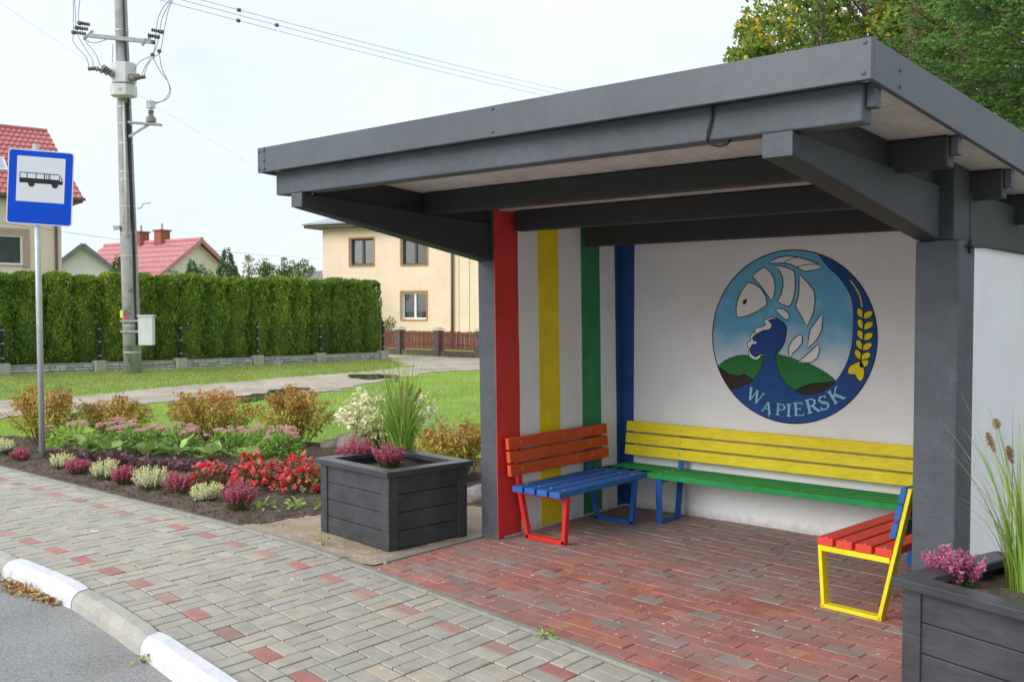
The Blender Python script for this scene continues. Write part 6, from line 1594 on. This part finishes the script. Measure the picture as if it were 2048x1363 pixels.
for px_ in (103, 138):
    p = gp(px_, 858); d_ = (_R * .9 + _Fh * .4); w_ = .10 if px_ == 103 else .42
    P = [v3(p)] + [v3(p + d_ * (w_ * (.5 - .5 * math.cos(PI * i / 8))) + np.array([0, 0, .14 + .06 * math.sin(PI * i / 8) + (.10 * i / 8 if px_ > 110 else 0)])) for i in range(9)] + [v3(p + d_ * w_ + np.array([0, 0, -.02]))]
    MB().tube(P, .016, 8).build("bent_tube", "galvanised", HB, smooth=True)

# ================================================================== PLANTER PLANTING
def tuft(loc, h, n, spread, label, plumes, wd=.011):
    t = empty("fountain_grass", loc, label=label, cat="grass tuft", group="fountain grasses in the planters")
    a = RNG.uniform(0, 2 * PI, n); d = np.c_[np.cos(a), np.sin(a), 0 * a]; r = .085 * np.sqrt(RNG.random(n)); base = np.c_[r * np.cos(a + .4), r * np.sin(a + .4), 0 * a]
    ln = h * RNG.uniform(.55, 1.12, n); bend_ = np.abs(RNG.normal(.42, .38, n)) * spread
    V, F, C_ = strips(base, d, ln, np.full(n, wd) * RNG.uniform(.7, 1.3, n), bend_, pick([(.17, .31, .05), (.22, .37, .07), (.13, .25, .04), (.36, .38, .14), (.42, .36, .16)], n, .12, [.34, .28, .24, .09, .05]), 7)
    bulk("blades", V, F, "blades", t, C_)
    for (az, lean_, hh, plen) in plumes:
        dr = np.array([math.cos(az), math.sin(az), 0]); P = [tuple(dr * (lean_ * (q_ ** 1.8)) + np.array([0, 0, hh * q_])) for q_ in np.linspace(0, 1, 8)]
        b = MB(); b.tube(P, [.0026] * 8, 4, False); o = b.build("plume_stalk", "dry_stalk", t, world=False, recalc=False)
        tip = np.array(P[-1]); ddir = unit((np.array(P[-1]) - np.array(P[-2]))[None])[0]; k_ = 420; s = RNG.random(k_); rr = np.sin(PI * np.clip(s, .04, .98)) ** .6
        PP = tip - ddir * plen + np.outer(s * plen, ddir); D = RNG.normal(0, .7, (k_, 3)) + ddir * 1.0
        V, F, C_ = leaf_cards(PP, D, RNG.normal(size=(k_, 3)), .020 * rr + .006, .0028, pick([(.30, .21, .15), (.42, .30, .22), (.22, .15, .11), (.50, .40, .30)], k_, .15)); bulk("plume", V, F, "leaf", o, C_)
mat("dry_stalk", (.30, .30, .10), .7, None)
def xyz(px, py, z): p = gp(px, py, z); return (float(p[0]), float(p[1]), z)
tuft(xyz(803, 912, .48), .80, 380, 2.1, "tall fountain grass in the planter beside the flower bed", [(2.2, .05, .62, .10), (.3, .10, .60, .11), (.9, .16, .56, .12), (5.5, .06, .58, .10), (2.6, .22, .66, .07)])
tuft(xyz(2052, 1178, .48), .80, 130, 1.15, "tall fountain grass in the foreground planter", [(2.75, .20, .66, .09), (3.6, .08, .62, .07), (5.6, .05, .60, .10), (1.6, .1, .62, .10), (2.2, .34, .70, .05)], .0075)
heather(xyz(714, 922, .49)[:2], .26, .19, PINK, "pink heather at the back left in the planter by the bed", "heathers in the planters", .485)
heather(xyz(778, 932, .49)[:2], .25, .18, PINK, "pink heather at the near corner in the planter by the bed", "heathers in the planters", .485)
heather(xyz(688, 908, .49)[:2], .16, .06, PINK, "low pink heather at the left corner in the planter by the bed", "heathers in the planters", .485)
heather(xyz(1908, 1168, .49)[:2], .25, .17, PINK2, "bright pink heather in the foreground planter", "heathers in the planters", .485)

# ================================================================== LITTER
def litter(name, pts, z, ln, pal, label, cat):
    P = np.array([(x, y, z + RNG.uniform(0, .02)) for x, y in pts]); n = len(P); D = RNG.normal(size=(n, 3)) * np.array([1, 1, .45]); Nn = np.array([0, 0, 1.0]) + RNG.normal(0, .5, (n, 3))
    V, F, C_ = leaf_cards(P, D, Nn, ln * RNG.uniform(.6, 1.3, n), ln * .55 * RNG.uniform(.6, 1.3, n), pick(pal, n, .2), .3); o = bulk(name, V, F, "dry_leaf", None, C_); tag(o, label, cat, kind="stuff")
pts = []
for i in range(420):
    x = RNG.uniform(-7.6, -5.85); wdt = .10 * max(.05, min(1, (-5.75 - x) / .9)); pts.append((x, KERB_BACK - .15 - abs(RNG.normal(0, 1)) * wdt + bend(x)))
litter("dry_leaves", pts, -.093, .045, [(.50, .24, .08), (.58, .40, .17), (.42, .17, .06), (.55, .46, .26)], "drift of dry orange leaves in the gutter below the white kerb", "dry leaves")
pts = [(RNG.uniform(-9, -2), RNG.uniform(2.6, 4.3)) for _ in range(26)] + [(RNG.uniform(-6.4, -4.9), RNG.uniform(4.38, 4.6)) for _ in range(30)] + [(RNG.uniform(-4.6, -1.9), RNG.uniform(4.2, 6.9)) for _ in range(26)] + [(RNG.uniform(-12, -6.6), RNG.uniform(4.4, 6.5)) for _ in range(140)]
litter("scattered_leaves", pts, .014, .026, [(.45, .25, .10), (.35, .22, .12), (.52, .40, .16), (.30, .30, .10)], "few small dry leaves scattered over paving and soil", "dry leaves")

# crumbly soil: loose clods
n = 5200; X_ = RNG.uniform(-13.5, -6.1, n); Y_ = 4.42 + (RNG.random(n) ** 1.6) * 2.6; keep = np.array([inside(a_, b_, BED) for a_, b_ in zip(X_, Y_)]); X_, Y_ = X_[keep], Y_[keep]; n = len(X_)
tet = np.array([(1, 0, -.4), (-.5, .87, -.4), (-.5, -.87, -.4), (.2, .1, .9), (-.1, -.5, .6)]); tf = np.array([(0, 1, 3), (1, 2, 3), (2, 4, 3), (2, 0, 4), (0, 3, 4)])
sz_ = .006 + .016 * RNG.random(n) ** 2.5; ang_ = RNG.uniform(0, 2 * PI, n); ca_, sa_ = np.cos(ang_), np.sin(ang_)
T_ = tet[None] * sz_[:, None, None] * RNG.uniform(.6, 1.4, (n, 5, 3)); Vx = T_[..., 0] * ca_[:, None] - T_[..., 1] * sa_[:, None] + X_[:, None]; Vy = T_[..., 0] * sa_[:, None] + T_[..., 1] * ca_[:, None] + Y_[:, None]
Vz = T_[..., 2] * .8 + np.array([zbed(a_, b_) for a_, b_ in zip(X_, Y_)])[:, None] + .002
F_ = (np.arange(n)[:, None, None] * 5 + tf[None]).reshape(-1, 3)
tag(bulk("soil_clods", np.stack([Vx, Vy, Vz], -1).reshape(-1, 3), F_, "soil"), "loose dark clods of soil over the flower bed", "soil", kind="stuff")

# weeds in the joints
for (a_, c_), lb in (((1095, 1278), "small green weed in the edging before the shelter floor"), ((645, 1088), "tiny green weed at the pavement edging before the planter"), ((288, 1322), "small green weed at the foot of the kerb on the road")):
    p_ = gp(a_, c_, -.09 if c_ > 1300 else 0); t_ = mound("weed", (float(p_[0]), float(p_[1])), .09, .035, 16, .035, .016, [(.20, .32, .06), (.26, .38, .08)], lb, "weed", "weeds in the paving")
    t_.location.z = -.092 if c_ > 1300 else .006
